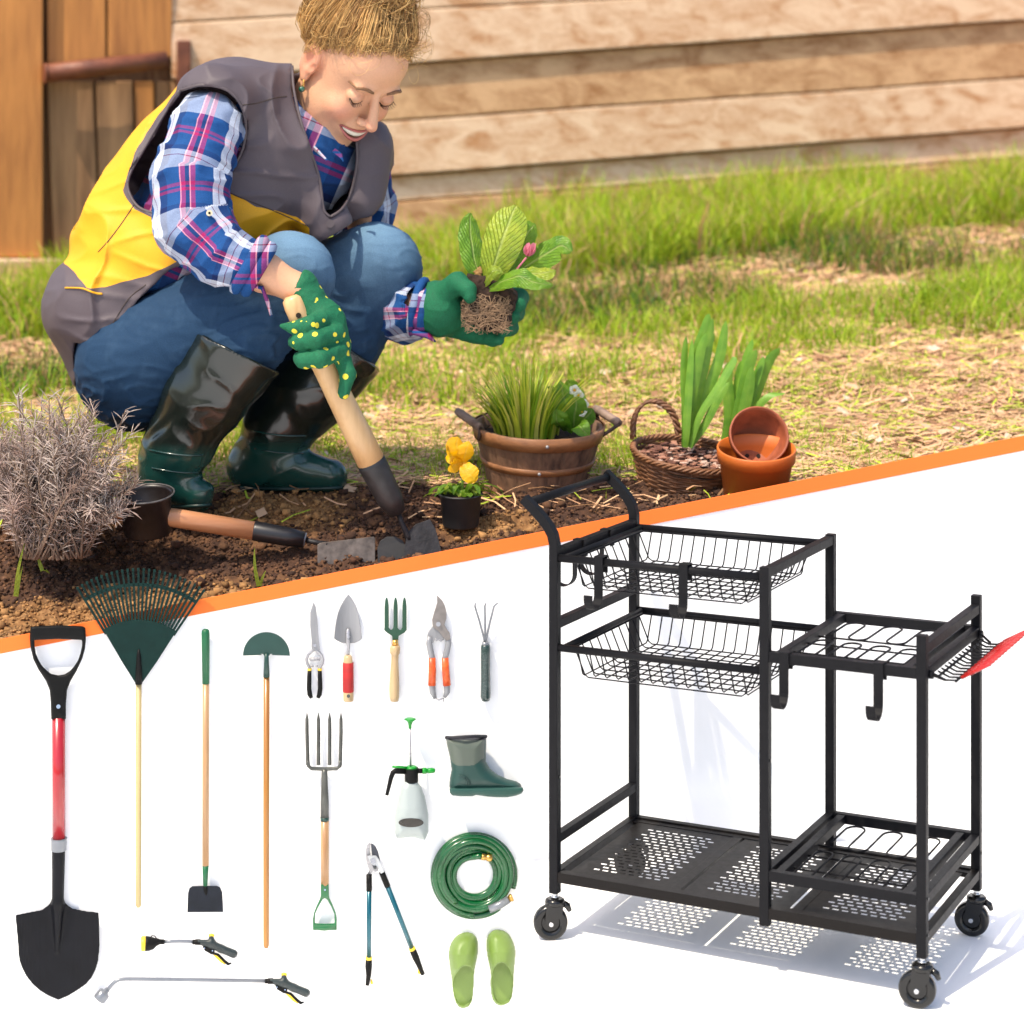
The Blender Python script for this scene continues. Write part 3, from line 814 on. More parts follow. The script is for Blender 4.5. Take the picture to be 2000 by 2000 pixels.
greyst=mat('dark_forged_steel',(.085,.088,.08),.4,.3,var=.3,scale=40)
dgreen=mat('dark_green_enamel',(.007,.045,.036),.4,var=.15,scale=30)
rakeg=mat('dark_green_plastic',(.004,.022,.019),.5,var=.2,scale=50,bump=.0002,spec=.15)
brightg=mat('green_rubber_grip',(.002,.10,.035),.45,var=.1,scale=40)
midg=mat('fork_green_enamel',(.004,.115,.03),.3,var=.1,scale=30,coat=.3)
handg=mat('olive_green_enamel',(.012,.06,.032),.5,var=.12,scale=50)
palew=wood('pale_yellow_bamboo',(.46,.36,.17),(.33,.24,.10),'Z',25,.5)
ashw=wood('light_ash_wood',(.45,.27,.13),(.27,.13,.05),'Z',30,.4,coat=.2)
honey=wood('honey_varnished_wood',(.38,.17,.025),(.25,.09,.015),'Z',28,.35,coat=.3)
beech=wood('pale_beech_wood',(.47,.34,.18),(.36,.23,.11),'Z',40,.35,coat=.3)
brass=mat('brass',(.55,.33,.09),.3,.9,var=.2,scale=40)
teal=mat('teal_metallic_tube',(.0,.085,.12),.22,.35,var=.1,scale=30,coat=.4)
yel=mat('yellow_plastic',(.75,.52,.03),.4,var=.08,scale=40)
silv=mat('satin_aluminium',(.20,.215,.24),.3,.4,var=.1,scale=40)
# ---- round point shovel
t=tool('shovel','round point shovel with black D grip, red shaft and black blade, hanging leftmost','shovel',(114,1560))
def f(X,Y,Z):
    o=poly(X,Y,[(59,1230),(60,1225),(66,1223),(114,1221),(161,1223),(167,1226),(168,1249),(166,1268),(161,1286),(150,1310),(138,1330),(131,1348),(129,1375),(129,1405),(100,1405),(99,1370),(97,1348),(90,1330),(75,1308),(65,1288),(59,1262),(58,1245)])
    h=poly(X,Y,[(67,1250),(114,1248),(160,1250),(160,1262),(157,1276),(152,1290),(145,1301),(137,1310),(126,1317),(114,1319),(100,1316),(91,1309),(82,1300),(76,1290),(70,1276),(68,1264)])
    d=smax(o,-h,3); thk=9+4*np.clip((Y-1330)/40,0,1)
    q=np.sqrt(np.maximum(d+7,0)**2+np.maximum(np.abs(Z-15)-thk+7,0)**2)-7
    return np.maximum(q+np.minimum(np.maximum(d+7,np.abs(Z-15)-thk+7),0)*.5,d)
g=sdf_obj('d_grip',f,(54,1217,0),(172,1409,31),(1.6,1.6,2.0),wallmap,bplas,t,sm=2)
rod('rivet',[(114,1380),(114,1380)],4,[.026,.031],chrome,g)
rod('shaft',[(114.5,1400),(115,1645)],12.6,.015,red,t,20)
s=MB(); s.tube([B(115,1637,.015),B(115,1640,.015),B(115,1659,.015),B(115,1661,.015)],[.0155,.0145,.0142,.0135],20); s.build('collar',silv,t)
def f(X,Y,Z):
    o=poly(X,Y,[(30,1787),(55,1782),(82,1777),(94,1768),(101,1760),(125,1760),(131,1767),(141,1774),(165,1779),(193,1782),(194,1815),(195,1846),(192,1876),(187,1893),(179,1909),(168,1922),(151,1934),(133,1945),(114,1953),(95,1945),(77,1934),(62,1920),(51,1906),(43,1890),(38,1876),(36,1860),(35,1841)])
    r=((X-114)/80)**2
    zc=5+13*np.clip(r,0,1.2)-6*np.clip((Y-1780)/170,0,1)**2*0
    rib=np.clip((1868-Y)/110,0,1)
    rb=9*rib*np.exp(-((X-112)/(4+10*rib))**2)
    pl=np.sqrt(np.maximum(o,0)**2+np.maximum(np.abs(Z-zc-rb)-2.2,0)**2)-.4
    pl=np.maximum(pl,np.maximum(o,np.abs(Z-zc-rb)-2.4))
    so=caps(X,Y,Z,(114.5,1655,15),(113,1765,14),13.2,11.5)
    so2=caps(X,Y,Z,(113,1765,14),(112,1858,9),11.5,2)
    return smin(smin(pl,so,5),so2,6)
sdf_obj('blade',f,(26,1655,-1),(199,1957,31),(1.8,1.8,1.6),wallmap,blade,t,sm=1)
reloc(t)
# ---- leaf rake
t=tool('leaf_rake','dark green fan leaf rake with long pale bamboo handle','rake',(271,1340))
cx,cy=271,1342
def pol(r,a): return (cx+r*math.sin(a),cy-r*math.cos(a))
a0,a1=R(-31.7),R(34.0)
def f(s):
    arc=[pol(131,a0+(a1-a0)*k/16) for k in range(17)]
    slabm(s,[(264.5,1334),pol(60,a0-.03)]+arc+[pol(60,a1+.03),(277.5,1334)],.012,.017)
    n=26
    for k in range(n):
        a=a0+(a1-a0)*k/(n-1)
        w0,w1=1.5,2.3
        rt=229-3*math.sin(abs(a)*2)
        A,B_=pol(122,a),pol(rt,a); nx,ny=math.cos(a),math.sin(a)
        s.bar(B(A[0],A[1],.0145),B(B_[0],B_[1],.0145),.0042,.004,up=BN)
        C_=pol(rt+1,a); s.bar(B(C_[0],C_[1],.0165),B(C_[0],C_[1],-.004) if False else B(C_[0],C_[1],.024),.0046,.0055,up=Vector((0,0,1)))
    band=[pol(203,a0+(a1-a0)*k/20) for k in range(21)]+[pol(196.5,a1+(a0-a1)*k/20) for k in range(21)]
    slabm(s,band,.011,.0165)
s=MB(); f(s); fixn(s.build('rake_head',rakeg,t,.0005))
rod('socket',[(271,1268),(271,1280),(271,1310),(271,1336)],[1.5,4,6,6.8],.017,bplas,t)
rod('handle',[(271,1334),(270.5,1768),(270.5,1772)],[5.6,5.4,3.5],.014,palew,t)
reloc(t)
# ---- dutch hoe with green grip
t=tool('hoe','long wooden hoe with green rubber grip on top and square dark blade','hoe',(401,1450))
rod('grip',[(401.5,1228.5),(401.5,1231),(401.5,1237),(402,1335)],[4,7,8,7],.014,brightg,t)
rod('handle',[(402,1334),(401.5,1690)],6.5,.014,ashw,t)
rod('ferrule',[(401.5,1686),(401,1730)],[6.5,4],.014,brightg,t)
rod('neck',[(401,1728),(401.5,1740),(402.5,1748)],[3,3.6,1.5],[.014,.016,.017],bplas,t)
plate('blade',[(366,1782),(367.5,1745),(370,1736),(376,1731.5),(401,1731),(424,1731),(430,1734),(434,1743),(436,1781.5)],.012,.0155,mat('blue_grey_steel',(.010,.013,.020),.5,var=.3,scale=40,spec=.2),t)
reloc(t)
# ---- half moon edger
t=tool('lawn_edger','half moon lawn edger with teal blade and honey coloured wooden shaft','edger',(520,1500))
pts=circ(520.5,1281,46,26,46,math.pi,2*math.pi)+[(512,1279.5),(508,1277.5),(514,1277.5),(516,1281),(526,1281),(528,1277.5),(533,1277.5),(530,1279.5)][::-1]
plate('blade',pts,.013,.0165,dgreen,t)
rod('socket',[(520.5,1276),(520.5,1290),(520.5,1322)],[4,4.8,6.3],.016,dgreen,t)
rod('handle',[(520.7,1321),(520,1600),(520,1846),(520,1851)],[6.1,5.9,5.6,4],.014,honey,t)
reloc(t)
# ---- snips with black grips
t=tool('garden_snips','small steel garden snips with straight blade and black grips','snips',(614,1270))
plate('blade',[(612.7,1176),(617,1186),(620,1210),(622.6,1251),(624,1262),(625,1270),(612,1273),(608.5,1266),(608.7,1251),(606,1222),(606,1197)],.008,.012,steel,t)
s=MB()
for sg in (-1,1):
    P_=[(614.5+sg*-3,1262),(614.5+sg*6,1272),(614.5+sg*13,1279),(614.5+sg*16,1288),(614.5+sg*14.5,1296),(614.5+sg*10.5,1303),(614.5+sg*10,1309)]
    s.tube([B(x,y,.008) for x,y in P_],[.004,.0035,.003,.003,.003,.003,.003],10)
    s.tube([B(614.5+sg*6,1299,.008),B(614.5+sg*3,1302,.008)],.002,8)
s.tube([B(604,1287.5,.008),B(625,1287.5,.008)],.0018,6)
for k in range(9): 
    x=605.5+k*2.2; s.tube([B(x-.4,1284,.008),B(x+.6,1291,.0095)],.0008,5)
s.tube([B(615,1260.5,.011),B(615,1260.5,.0145)],.0034,12)
s.build('hinge_and_spring',steel2,t)
for sg in (-1,1):
    P_=[(614.5+sg*10,1309),(614.5+sg*10.5,1325),(614.5+sg*10.8,1345),(614.5+sg*9.5,1356),(614.5+sg*6.5,1363)]
    h=rod('grip',P_,[3.9,4.4,4.6,4.8,3.6],.008,bplas,t)
    rod('band',[(614.5+sg*10,1305.5),(614.5+sg*10,1309.5)],4.1,.008,yel,h)
reloc(t)
# ---- trowel
t=tool('trowel','steel hand trowel with red wrapped wooden handle','trowel',(680,1270))
def f(X,Y,Z):
    o=poly(X,Y,[(680.5,1160.5),(687,1169),(695,1183),(700,1198),(703,1212),(705.5,1232),(707,1247),(702,1251.5),(693,1255.5),(680,1257),(667,1255.5),(658,1251.5),(652,1247),(653.5,1232),(656,1213),(659.5,1198),(665,1184),(673,1170)])
    zc=6+9*((X-680)/28)**2
    return np.maximum(o,np.abs(Z-zc)-1.3)
sdf_obj('blade',f,(648,1157,0),(711,1260,20),(1.1,1.1,.9),wallmap,steel,t,sm=1)
rod('tang',[(679.8,1227),(679.8,1231),(680,1256),(681,1264),(680,1272),(679.6,1281)],[1.5,4.2,4.4,2.8,2.8,3.4],[.008,.010,.012,.013,.011,.011],steel2,t)
h=rod('handle',[(679.6,1279),(679.6,1283),(679.8,1293),(680,1294),(680.2,1351),(680.5,1352),(680.5,1367),(680.5,1369)],[4.5,8.5,9.3,9.5,10,10.4,10.2,9.5],.011,beech,t,20)
rod('wrap',[(680,1293.5),(680,1294.5),(680.2,1350),(680.2,1351.5)],[9.6,10.6,10.9,10],.011,mat('red_cord_wrap',(.38,.01,.01),.6,var=.15,scale=30,bump=.001,bscale=260,aniso=(.3,.3,3)),h,20)
rod('hang_hole',[(680.5,1359.5),(680.5,1359.5)],3.4,[.019,.0223],greyst,h,10)
reloc(t)
# ---- hand fork
t=tool('hand_fork','small green three-tined hand fork with turned pale wooden handle','hand fork',(772,1280))
def tine(x,b=1231): return [(x-4.2,b-5),(x-4,1185),(x-3,1174),(x-1.2,1167.5),(x+1.2,1167.5),(x+3,1174),(x+4,1185),(x+4.2,b-5)]
pts=[(750.5,1231)]+tine(755.5)+[(762,1229),(764,1231),(767,1229)]+tine(773)+[(779,1229),(781.5,1231),(784.5,1229)]+tine(790.3)+[(794.5,1231),(790,1236),(779,1242),(778,1252),(767,1252),(766,1242),(756,1236)]
plate('fork_head',pts,.008,.012,handg,t,None,.0012)
rod('ferrule',[(771.8,1249.5),(771.8,1260.5)],[5.2,7],.012,brass,t)
rod('handle',[(772,1260),(772,1262),(771.5,1268),(771.5,1275),(771.5,1279),(771,1292),(770.5,1318),(770,1345),(770.2,1361),(770.2,1369)],[6.8,9.5,10.3,9.8,7.4,7.4,9,10.2,9.8,8],.012,beech,t,20)
reloc(t)
# ---- bypass pruner
t=tool('pruner','bypass pruning shears with orange handle scales, blades closed','pruner',(857,1250))
plate('blade',[(853.5,1162.5),(858,1167),(864,1173.5),(868.5,1182),(871,1190),(872.3,1200),(872,1208),(868,1220),(873,1229),(878,1236),(880,1243),(879,1250),(872,1252),(864,1243),(857,1233),(849,1228),(845.5,1224),(844,1211.5),(847,1200),(850.5,1189),(854,1177)],.010,.013,mat('warm_grey_blade',(.22,.2,.19),.38,.3,var=.2,scale=80),t)
plate('lower_jaw',[(845,1224),(857,1233),(866,1243),(868,1250),(858,1252),(850,1248),(846,1256),(838,1258),(834,1247),(836,1236)],.005,.0098,steel,t)
rod('pivot',[(856,1219),(856,1219)],4.6,[.012,.016],steel2,t)
rod('spring',[(850,1247),(853,1251),(857,1248),(861,1252),(865,1248)],1.8,.009,steel2,t,8)
osc=mat('orange_swirl_plastic',(.78,.13,.02),.35,var=.5,scale=120,col2=(.55,.05,.01))
for sg,pp in ((-1,[(840,1243),(838,1256),(841,1272),(844,1285),(844.5,1310),(843.5,1335),(845,1352),(850,1364)]),(1,[(874,1243),(876,1256),(873,1272),(869.5,1285),(870.5,1310),(873,1335),(873,1352),(868,1362)])):
    h=rod('handle',pp,[5,6,6,6,6.4,6.6,6,3.5],.009,steel,t,12,.6)
    rod('scale',[pp[3],pp[4],(pp[5][0],pp[5][1]+4)],[6.6,7.3,7.6],.011,osc,h,12,.6)
rod('catch',[(852,1364),(857,1367),(862,1365),(867,1363),(866,1371)],[1,1.6,1.6,1.6,.8],.009,steel2,t,8)
reloc(t)
# ---- three prong cultivator
t=tool('cultivator','three-pronged hand cultivator with glossy dark green handle','cultivator',(947,1280))
rod('handle',[(948,1259),(948,1262),(948,1280),(948,1310),(948.2,1335),(948.3,1361),(948.3,1368.5)],[8,9.2,9.4,9.2,9.4,10,7.5],.012,mat('hammered_dark_green',(.02,.045,.042),.25,var=.3,scale=200,bump=.0006,bscale=160,coat=.5),t,18)
rod('ferrule',[(947.5,1253.5),(947.8,1262)],[6.8,7.2],.012,silv,t)
s=MB()
for (xb,xt,xe) in ((945,927.5,929),(947.5,947,949.5),(950,965,973)):
    s.tube([B(947.4,1256,.012),B(xb,1246,.012),B((xb+xt)/2,1213,.017),B(xt,1184,.024),B((xt+xe)/2,1180,.034),B(xe,1178,.046)],[.002,.0022,.002,.0019,.0017,.0008],8)
s.build('prongs',silv,t); reloc(t)
# ---- digging fork
t=tool('digging_fork','four-tined digging fork with wooden shaft and green D handle','garden fork',(634,1500))
def f(s):
    for k,x in enumerate((599.5,622,643.8,666)):
        dx=(1.8 if k==0 else (-1.5 if k==3 else 0))
        s.tube([B(x,1391.5,.010),B(x,1405,.010),B(x+.2,1430,.010),B(x+dx*.6,1470,.011),B(x+dx,1494,.012)],[.0005,.0032,.0034,.0034,.0036],4,smooth=False,nrm=BN)
    s.tube([B(600.8,1485,.012),B(602.5,1496,.012),B(608,1501,.012),B(633,1502,.012),B(658,1501,.012),B(664,1496,.012),B(664.8,1485,.012)],.0036,8)
s=MB(); f(s); s.build('tines',greyst,t)
rod('socket',[(633.7,1502),(633.7,1512),(634,1540),(634.2,1565),(634.2,1597)],[5.2,6,6.8,8,8.2],.012,greyst,t,18)
rod('band',[(634.2,1596),(634.2,1602.5)],8.5,.012,dgreen,t,18)
rod('shaft',[(634.4,1602),(634.4,1728)],8,.012,ashw,t,18)
def f(X,Y,Z):
    o=poly(X,Y,[(626.3,1727),(642.3,1727),(642.5,1748),(644,1755),(651,1770),(656,1783),(658,1795),(658,1817),(611,1817),(611,1795),(613,1783),(618,1770),(625,1755),(626.5,1748)])
    h=poly(X,Y,[(634.5,1754),(639,1757),(648,1773),(653,1785),(653.5,1803),(634,1804),(615,1803),(615.5,1785),(621,1773),(630,1757)])
    d=smax(o,-h,1.5); th=np.where(Y<1752,7.5,5.5)
    return np.maximum(smax(d,np.abs(Z-12)-th,3),d)
d=sdf_obj('d_grip',f,(607,1724,3),(662,1820,21),(1.2,1.2,1.2),wallmap,midg,t,sm=2)
rod('rivet',[(634.7,1738),(634.7,1738)],2,[.019,.021],chrome,d,8)
rod('crossbar',[(613,1810),(634.5,1811),(656,1810)],[6,6.6,6],.012,midg,d,14)
reloc(t)
# ---- pressure sprayer
t=tool('pressure_sprayer','white pump sprayer bottle with black head and green plunger knob','sprayer',(803,1560))
botm=mat('milky_plastic',(.33,.375,.37),.4,var=.03,scale=10)
pg=mat('bright_green_plastic',(.0,.24,.015),.35,var=.08,scale=40)
def f(X,Y,Z):
    o=poly(X,Y,[(791,1525),(816,1525),(817,1530),(823,1537),(830,1555),(834,1575),(837,1592),(837,1625),(834,1632),(830,1641),(822,1639),(812,1636),(802,1635),(792,1636),(782,1638),(776,1639),(772,1633),(770,1624),(770,1597),(773,1577),(778,1556),(784,1536),(790,1530)])
    dep=np.clip(12+(Y-1528)*.28,12,27)
    d=o; q=np.sqrt(np.clip(np.clip(dep,1,99)**2*(1-np.clip(1+d/np.maximum(dep,1),0,1)**2),0,None))
    return np.maximum(np.abs(Z-30)-q,d)*.7
bt_=sdf_obj('bottle',f,(766,1522,0),(841,1645,60),(1.3,1.3,1.5),wallmap,botm,t,sm=2)
plate('level_window',circ(803,1607,24.5,26,9),.0555,.0575,mat('smoked_window',(.025,.022,.018),.25),bt_)
rod('head',[(803.6,1499),(803.6,1501),(803.6,1525),(803.6,1527)],[12.6,13.2,13.2,12.6],.03,bplas,t,22)
rod('head_cap',[(803.6,1496),(803.6,1500)],[8,13.3],.03,pg,t,22)
rod('lock_tab',[(766,1497.5),(778,1498),(795,1499)],[2.2,2.6,2.2],.034,pg,t,8)
rod('lever',[(795,1506),(772,1506),(767.5,1509),(764,1518),(755.5,1553)],[6,5.5,5.2,4.6,3.4],[.03,.032,.034,.034,.036],bplas,t,12)
rod('nozzle_pipe',[(812,1505.5),(826,1505.5)],4.8,.03,bplas,t,14)
rod('nozzle',[(824.5,1505.3),(826,1505.3),(832,1505.3),(833,1505.3),(837,1505.2),(838,1505.2),(844,1505),(848,1505),(849.5,1505)],[5,6,6,4.6,4.6,5.2,5.2,4.4,3],.03,pg,t,14)
rod('plunger_rod',[(801.4,1420),(802,1497)],1.9,.03,steel2,t,10)
rod('plunger_knob',[(801.3,1402.8),(801.3,1404.5),(801.3,1407),(801,1411),(800.8,1416),(800.8,1422.5)],[8,12,8,4.8,3.2,3],.03,pg,t,18)
reloc(t)
# ---- ankle boot
t=tool('ankle_boot','short dark green rubber boot with grey upper, toe pointing right','boot',(930,1500))
def f(X,Y,Z):
    up=poly(X,Y,[(871,1441),(950,1440),(950,1452),(949,1487),(957,1501),(972,1513),(990,1521),(1008,1525.5),(1017,1531),(1020.5,1541),(1018,1547),(881,1547),(877.5,1536),(878.4,1521),(882,1503),(878.4,1478),(872,1452)])
    dep=26; q=np.sqrt(np.clip(dep**2*(1-np.clip(1+up/dep,0,1)**2),0,None))
    a=np.maximum(np.abs(Z-28)-q,up)*.8
    so=poly(X,Y,[(878,1540),(1021,1538),(1023,1544),(1018,1550),(1008,1554),(992,1557),(970,1557),(954,1556),(930,1552.5),(922,1555),(899,1555),(883,1553.5),(879,1549)])
    tr=.7*np.sin(X*2.2)*np.clip((Y-1545)/5,0,1)
    q2=np.sqrt(np.clip(28**2*(1-np.clip(1+(so+8)/28,0,1)**2),0,None))+0*X
    b_=np.maximum(smax(so+tr*.6,np.abs(Z-28)-28,6),so-1)
    return smin(a,b_,2)
def at_(V):
    k=poly(V[:,0],V[:,1],[(866,1445),(946,1443),(946,1481),(940,1483),(934,1489),(926,1494),(912,1496),(892,1495),(884,1490),(876,1474),(860,1440)])
    top=V[:,1]<1445.5
    c=np.where((k<0)[:,None],np.array([.085,.105,.085]),np.array([.011,.048,.041])); c=np.where(top[:,None],np.array([.012,.012,.02]),c)
    c=np.where((V[:,1]>1538)[:,None],np.array([.015,.065,.052]),c)
    return {'col':('FLOAT_COLOR',c)}
sdf_obj('boot_body',f,(866,1434,-2),(1027,1561,60),(1.1,1.1,1.6),wallmap,attrmat('boot_rubber','col',.45,var=.08),t,at_,sm=1)
rod('top_binding',[(871.5,1440.5),(885,1441),(905,1439.5),(928,1438.3),(949.5,1438.5)],[3.4]*5,[.028,.046,.053,.048,.028],mat('black_binding',(.008,.008,.014),.7),t,8)
s=MB(); 
for dx in (0,5): s.tube([B(896+dx,1514+dx*.2,.055),B(905+dx,1517,.0552),B(911+dx,1524,.0552),B(914+dx,1534,.055)],.0009,5)
s.tube([B(985,1529,.046),B(981,1540,.053)],.0008,5); s.build('moulded_seam',mat('boot_seam',(.012,.05,.045),.5),t)
reloc(t)
# ---- coiled hose
t=tool('garden_hose','coiled green garden hose with brass coupling and silver sleeve','hose',(926,1710))
s=MB(); pts=[]; rad=[]
turns=5.5; n=int(turns*44)
for k in range(n+1):
    u=k/n; a=-math.pi*.50-turns*2*math.pi*u
    r=37.5+40*u+1.5*math.sin(a*1.3); cxx=926+1.5*math.sin(3*u*6); cyy=1709+1.2*math.cos(2*u*6)
    pts.append(B(cxx+r*math.cos(a),cyy+r*math.sin(a),.008+.005*(1+math.sin(a*.5+k*.05)))); 
lead=[B(943,1671.5,.022),B(936,1671,.021)]
pts=[B(941.5,1673,.02),B(934,1672.5,.018),B(926,1673.5,.014)]+pts[1:]
s.tube(pts,.0058,12,nrm=BN); hs=mat('glossy_green_hose',(.0,.075,.016),.25,var=.12,scale=20,coat=.3)
s.tube([B(926+79*math.cos(a),1710+79*math.sin(a),.008+.004*math.sin(a*2)) for a in np.linspace(.9,6.6,60)],.0062,12,nrm=BN)
s.tube([B(926+64*math.cos(a)+2,1709+66*math.sin(a),.019+.003*math.sin(a*3)) for a in np.linspace(2.2,5.9,40)]+[],.0056,12,nrm=BN)
s.build('hose_coil',hs,t)
rod('coupling',[(940,1673),(941,1673.2),(948,1674.3),(949,1674.5),(950.5,1674.6),(951.5,1674.8),(959,1676),(960.5,1676.2)],[5.2,6,6,5.2,5.2,6.8,6.8,5.8],.021,brass,t,16)
rod('sleeve',[(955,1776),(975,1768),(993,1756.5)],[7.5,7.6,7.5],.024,silv,t,16)
rod('coupling_end',[(993,1757),(996,1755),(997,1754.3),(1000,1752.5),(1001,1752)],[6,6,7.6,7.6,6],.024,brass,t,14)
reloc(t)
# ---- clogs
cm=mat('olive_green_foam_rubber',(.135,.215,.04),.45,var=.06,scale=20,bump=.0002,bscale=500)
CL1=([(914,1820),(924,1823),(931,1831),(934,1842),(934,1858),(931,1875),(928,1889),(926,1905),(925.5,1922),(924,1943),(922,1956),(916,1966),(905,1970.5),(896,1967),(890,1959),(886,1946),(883.5,1930),(882,1912),(877.5,1882),(876,1864),(877.5,1851),(882,1840),(888,1831),(896,1825),(905,1821)],
 [(911,1886),(918,1888),(923,1894),(925.5,1904),(924.5,1922),(922,1948),(916,1960),(907,1965),(899,1963),(892,1956),(888,1943),(885,1930),(885.5,1917),(888,1908),(892,1901),(899,1891),(905,1887)])
CL2=([(972,1814.8),(984,1817),(994,1824),(1001,1836),(1006,1850),(1007,1864),(1005,1885),(1003.5,1905),(1002.5,1930),(1000,1948),(995,1958),(986,1963),(977,1965),(968,1961),(962,1952),(959,1940),(958,1922),(958.5,1905),(957,1893),(953.6,1878),(951,1864),(949.6,1849),(950,1836),(953,1826),(958,1820),(964,1816)],
 [(980,1879.5),(987,1882),(993,1889),(998,1899),(1001,1910),(1001,1925),(999,1943),(994,1954),(987,1959),(979,1961),(971,1957),(966,1949),(963,1938),(961.8,1925),(962,1908),(963,1898),(966,1890),(972,1882)])
for (out,op),lab in ((CL1,'left olive green garden clog of the pair, sole against the board'),(CL2,'right olive green garden clog of the pair, set slightly higher')):
    xs_=[p[0] for p in out]; ys_=[p[1] for p in out]; mx_=(min(xs_)+max(xs_))/2
    t=thing('clog',lab,'clog',tuple(B(mx_,1890)),'pair of garden clogs')
    y0=min(ys_)
    def f(X,Y,Z,out=out,op=op,y0=y0):
        o=poly(X,Y,out)
        H=np.interp(Y,[y0,y0+12,y0+45,y0+72,y0+100,y0+150],[26,34,50,52,30,26])
        rr=24
        q=H*np.sqrt(np.clip(1-np.clip(1+o/rr,0,1)**2,0,1))
        body=np.maximum(Z-q,o)*.75; body=np.maximum(body,-Z)
        h=poly(X,Y,op); inner=np.maximum(h,-(Z-6)); 
        fl=np.maximum(np.maximum(o+8,Z-(q-8)),8-Z)   # hollow toe
        fl=np.maximum(fl,-(Y-(y0+28)))
        return smax(smax(body,-inner,2.5),-fl,1.5)
    sdf_obj('shoe',f,(min(xs_)-3,min(ys_)-3,-2),(max(xs_)+3,max(ys_)+3,56),(1.3,1.3,1.5),wallmap,cm,t,sm=2)
    reloc(t)
# ---- loppers
t=tool('loppers','long-handled loppers with teal tubes and silver jaws, handles spread','loppers',(735,1700))
plate('anvil_blade',[(724.5,1648.5),(729,1649.5),(734,1654),(739,1665),(742,1677),(743,1686),(741,1690),(733,1680),(727,1671)],.012,.017,mat('dark_coated_blade',(.03,.035,.05),.4),t)
plate('hooked_jaw',[(721,1646),(717.5,1651),(715,1660),(714.5,1672),(716,1684),(719,1694),(722,1700),(725,1709),(717,1709.5),(724,1711),(728,1700),(733,1703),(738,1701),(739,1696),(734,1690),(728,1684),(724,1674),(722.5,1660),(724,1648)],.008,.012,steel2,t)
plate('arm',[(718,1673),(722,1671.5),(735,1671.5),(741,1680),(745,1690),(751,1703),(744,1707),(739,1697),(735,1691),(728,1690),(722,1683)],.017,.0205,mat('white_steel',(.42,.44,.46),.3,.3),t)
rod('pivot',[(729,1682),(729,1682)],5,[.02,.024],steel2,t)
rod('stop',[(732.5,1695),(732.5,1695)],3,[.012,.022],greyst,t)
for pp,cl in ((((720.8,1708),(721,1739),(720.6,1869),(720.4,1874),(720,1888),(720,1905),(717.5,1924)),(726,1920)),(((745.5,1703),(757,1731),(804,1851),(806,1855.5),(812,1870),(818,1884),(826,1903)),(818.5,1900))):
    a,b_,c,d,e,f_,g_=pp
    rod('collar_grip',[a,b_],[5.6,5.8],.013,bplas,t,14)
    rod('handle_tube',[b_,c],4.9,.013,teal,t,14)
    rod('ring',[c,d],6.2,.013,yel,t,14)
    h=rod('grip',[d,e,f_,g_],[6.2,6.6,5,4],.013,bplas,t,14)
    rod('clip',[(cl[0]-1,cl[1]-7),cl,(cl[0]+1,cl[1]+2)],[1.5,2.8,1.6],.012,yel,h,8)
reloc(t)
# ---- spray wands
def gun(t,dx,dy):
    def q(l): return [(x+dx,y+dy) for x,y in l]
    rod('nut',q([(376,1840),(381,1840),(382,1840),(391,1840)]),[4.6,4.6,5.4,5.6],.016,bplas,t,14)
    def f(X,Y,Z):
        X=X-dx;Y=Y-dy
        a=caps(X,Y,Z,(388,1840,16),(412,1844,16),5,8.5); b_=caps(X,Y,Z,(412,1844,16),(432,1853,16),8.5,7.5); c=caps(X,Y,Z,(432,1853,16),(456,1863,16),7.5,8.5)
        d=caps(X,Y,Z,(414,1842,16),(413,1832,16),7,5)
        return smin(smin(a,b_,4),smin(c,d,4),4)
    b=sdf_obj('gun_body',f,(382+dx,1822+dy,4),(467+dx,1875+dy,28),1.1,wallmap,mat('dark_green_black_rubber',(.012,.022,.024),.5,var=.3,scale=40),t,sm=1)
    rod('flow_switch',q([(408,1827),(413,1826.5),(418,1828)]),[2.6,3.4,2.8],.016,yel,b,10)
    rod('inlet',q([(457,1863),(462,1865)]),[6.5,5.6],.016,silv,b,14)
    plate('trigger_mount',q([(396,1850),(410,1851),(420,1855),(418,1864),(412,1864),(400,1857)]),.012,.020,bplas,t)
    l=rod('trigger',q([(414,1861),(426,1865),(438,1877),(446,1883),(452,1881)]),[2.5,2.6,2.8,2.8,1.2],.016,bplas,t,10)
    rod('trigger_pad',q([(417,1863.5),(424,1869),(432,1877),(440,1883)]),[1.4,2.6,2.6,1.4],.0165,yel,l,8)
    s=MB()
    for x,y in q([(399,1852),(415,1857)]): s.tube([B(x,y,.02),B(x,y,.0215)],.0014,8)
    s.build('pins',chrome,t)
t=tool('spray_wand','short watering wand with yellow-rimmed black spray head','watering wand',(360,1840))
h=rod('spray_head',[(283,1843),(284,1843),(290,1843),(298,1842),(304,1840),(309,1839.5),(312,1839.5),(321,1839.5)],[13,14,13.6,11.5,8,6.3,5,4.6],.018,bplas,t,22)
rod('face_ring',[(275.5,1843.5),(277,1843.4),(283,1843),(284,1843)],[12.5,14,14.3,13],.018,yel,h,24)
rod('hang_loop',[(293,1832),(297,1827.5),(302,1828),(306,1833)],1,.018,bplas,h,6)
rod('tube',[(320,1839.5),(335,1838.5),(350,1838),(365,1838.5),(379,1840)],3.4,.016,silv,t,12)
gun(t,0,0); reloc(t)
t=tool('long_spray_wand','long silver watering wand with bent neck and cup-shaped head','watering wand',(380,1914))
rod('spray_head',[(193.5,1952),(195,1950),(204,1939),(205.5,1937.5),(206,1937),(211,1931.5)],[12.2,12.8,12,9,6,4.6],.016,silv,t,24)
rod('tube',[(209,1934)]+[tuple(p) for p in spline([(213,1930),(222,1920),(230,1914.5),(241,1912.3),(262,1912)],5)]+[(400,1914),(521,1916)],3.7,.016,silv,t,12)
gun(t,141.7,76.2); reloc(t)
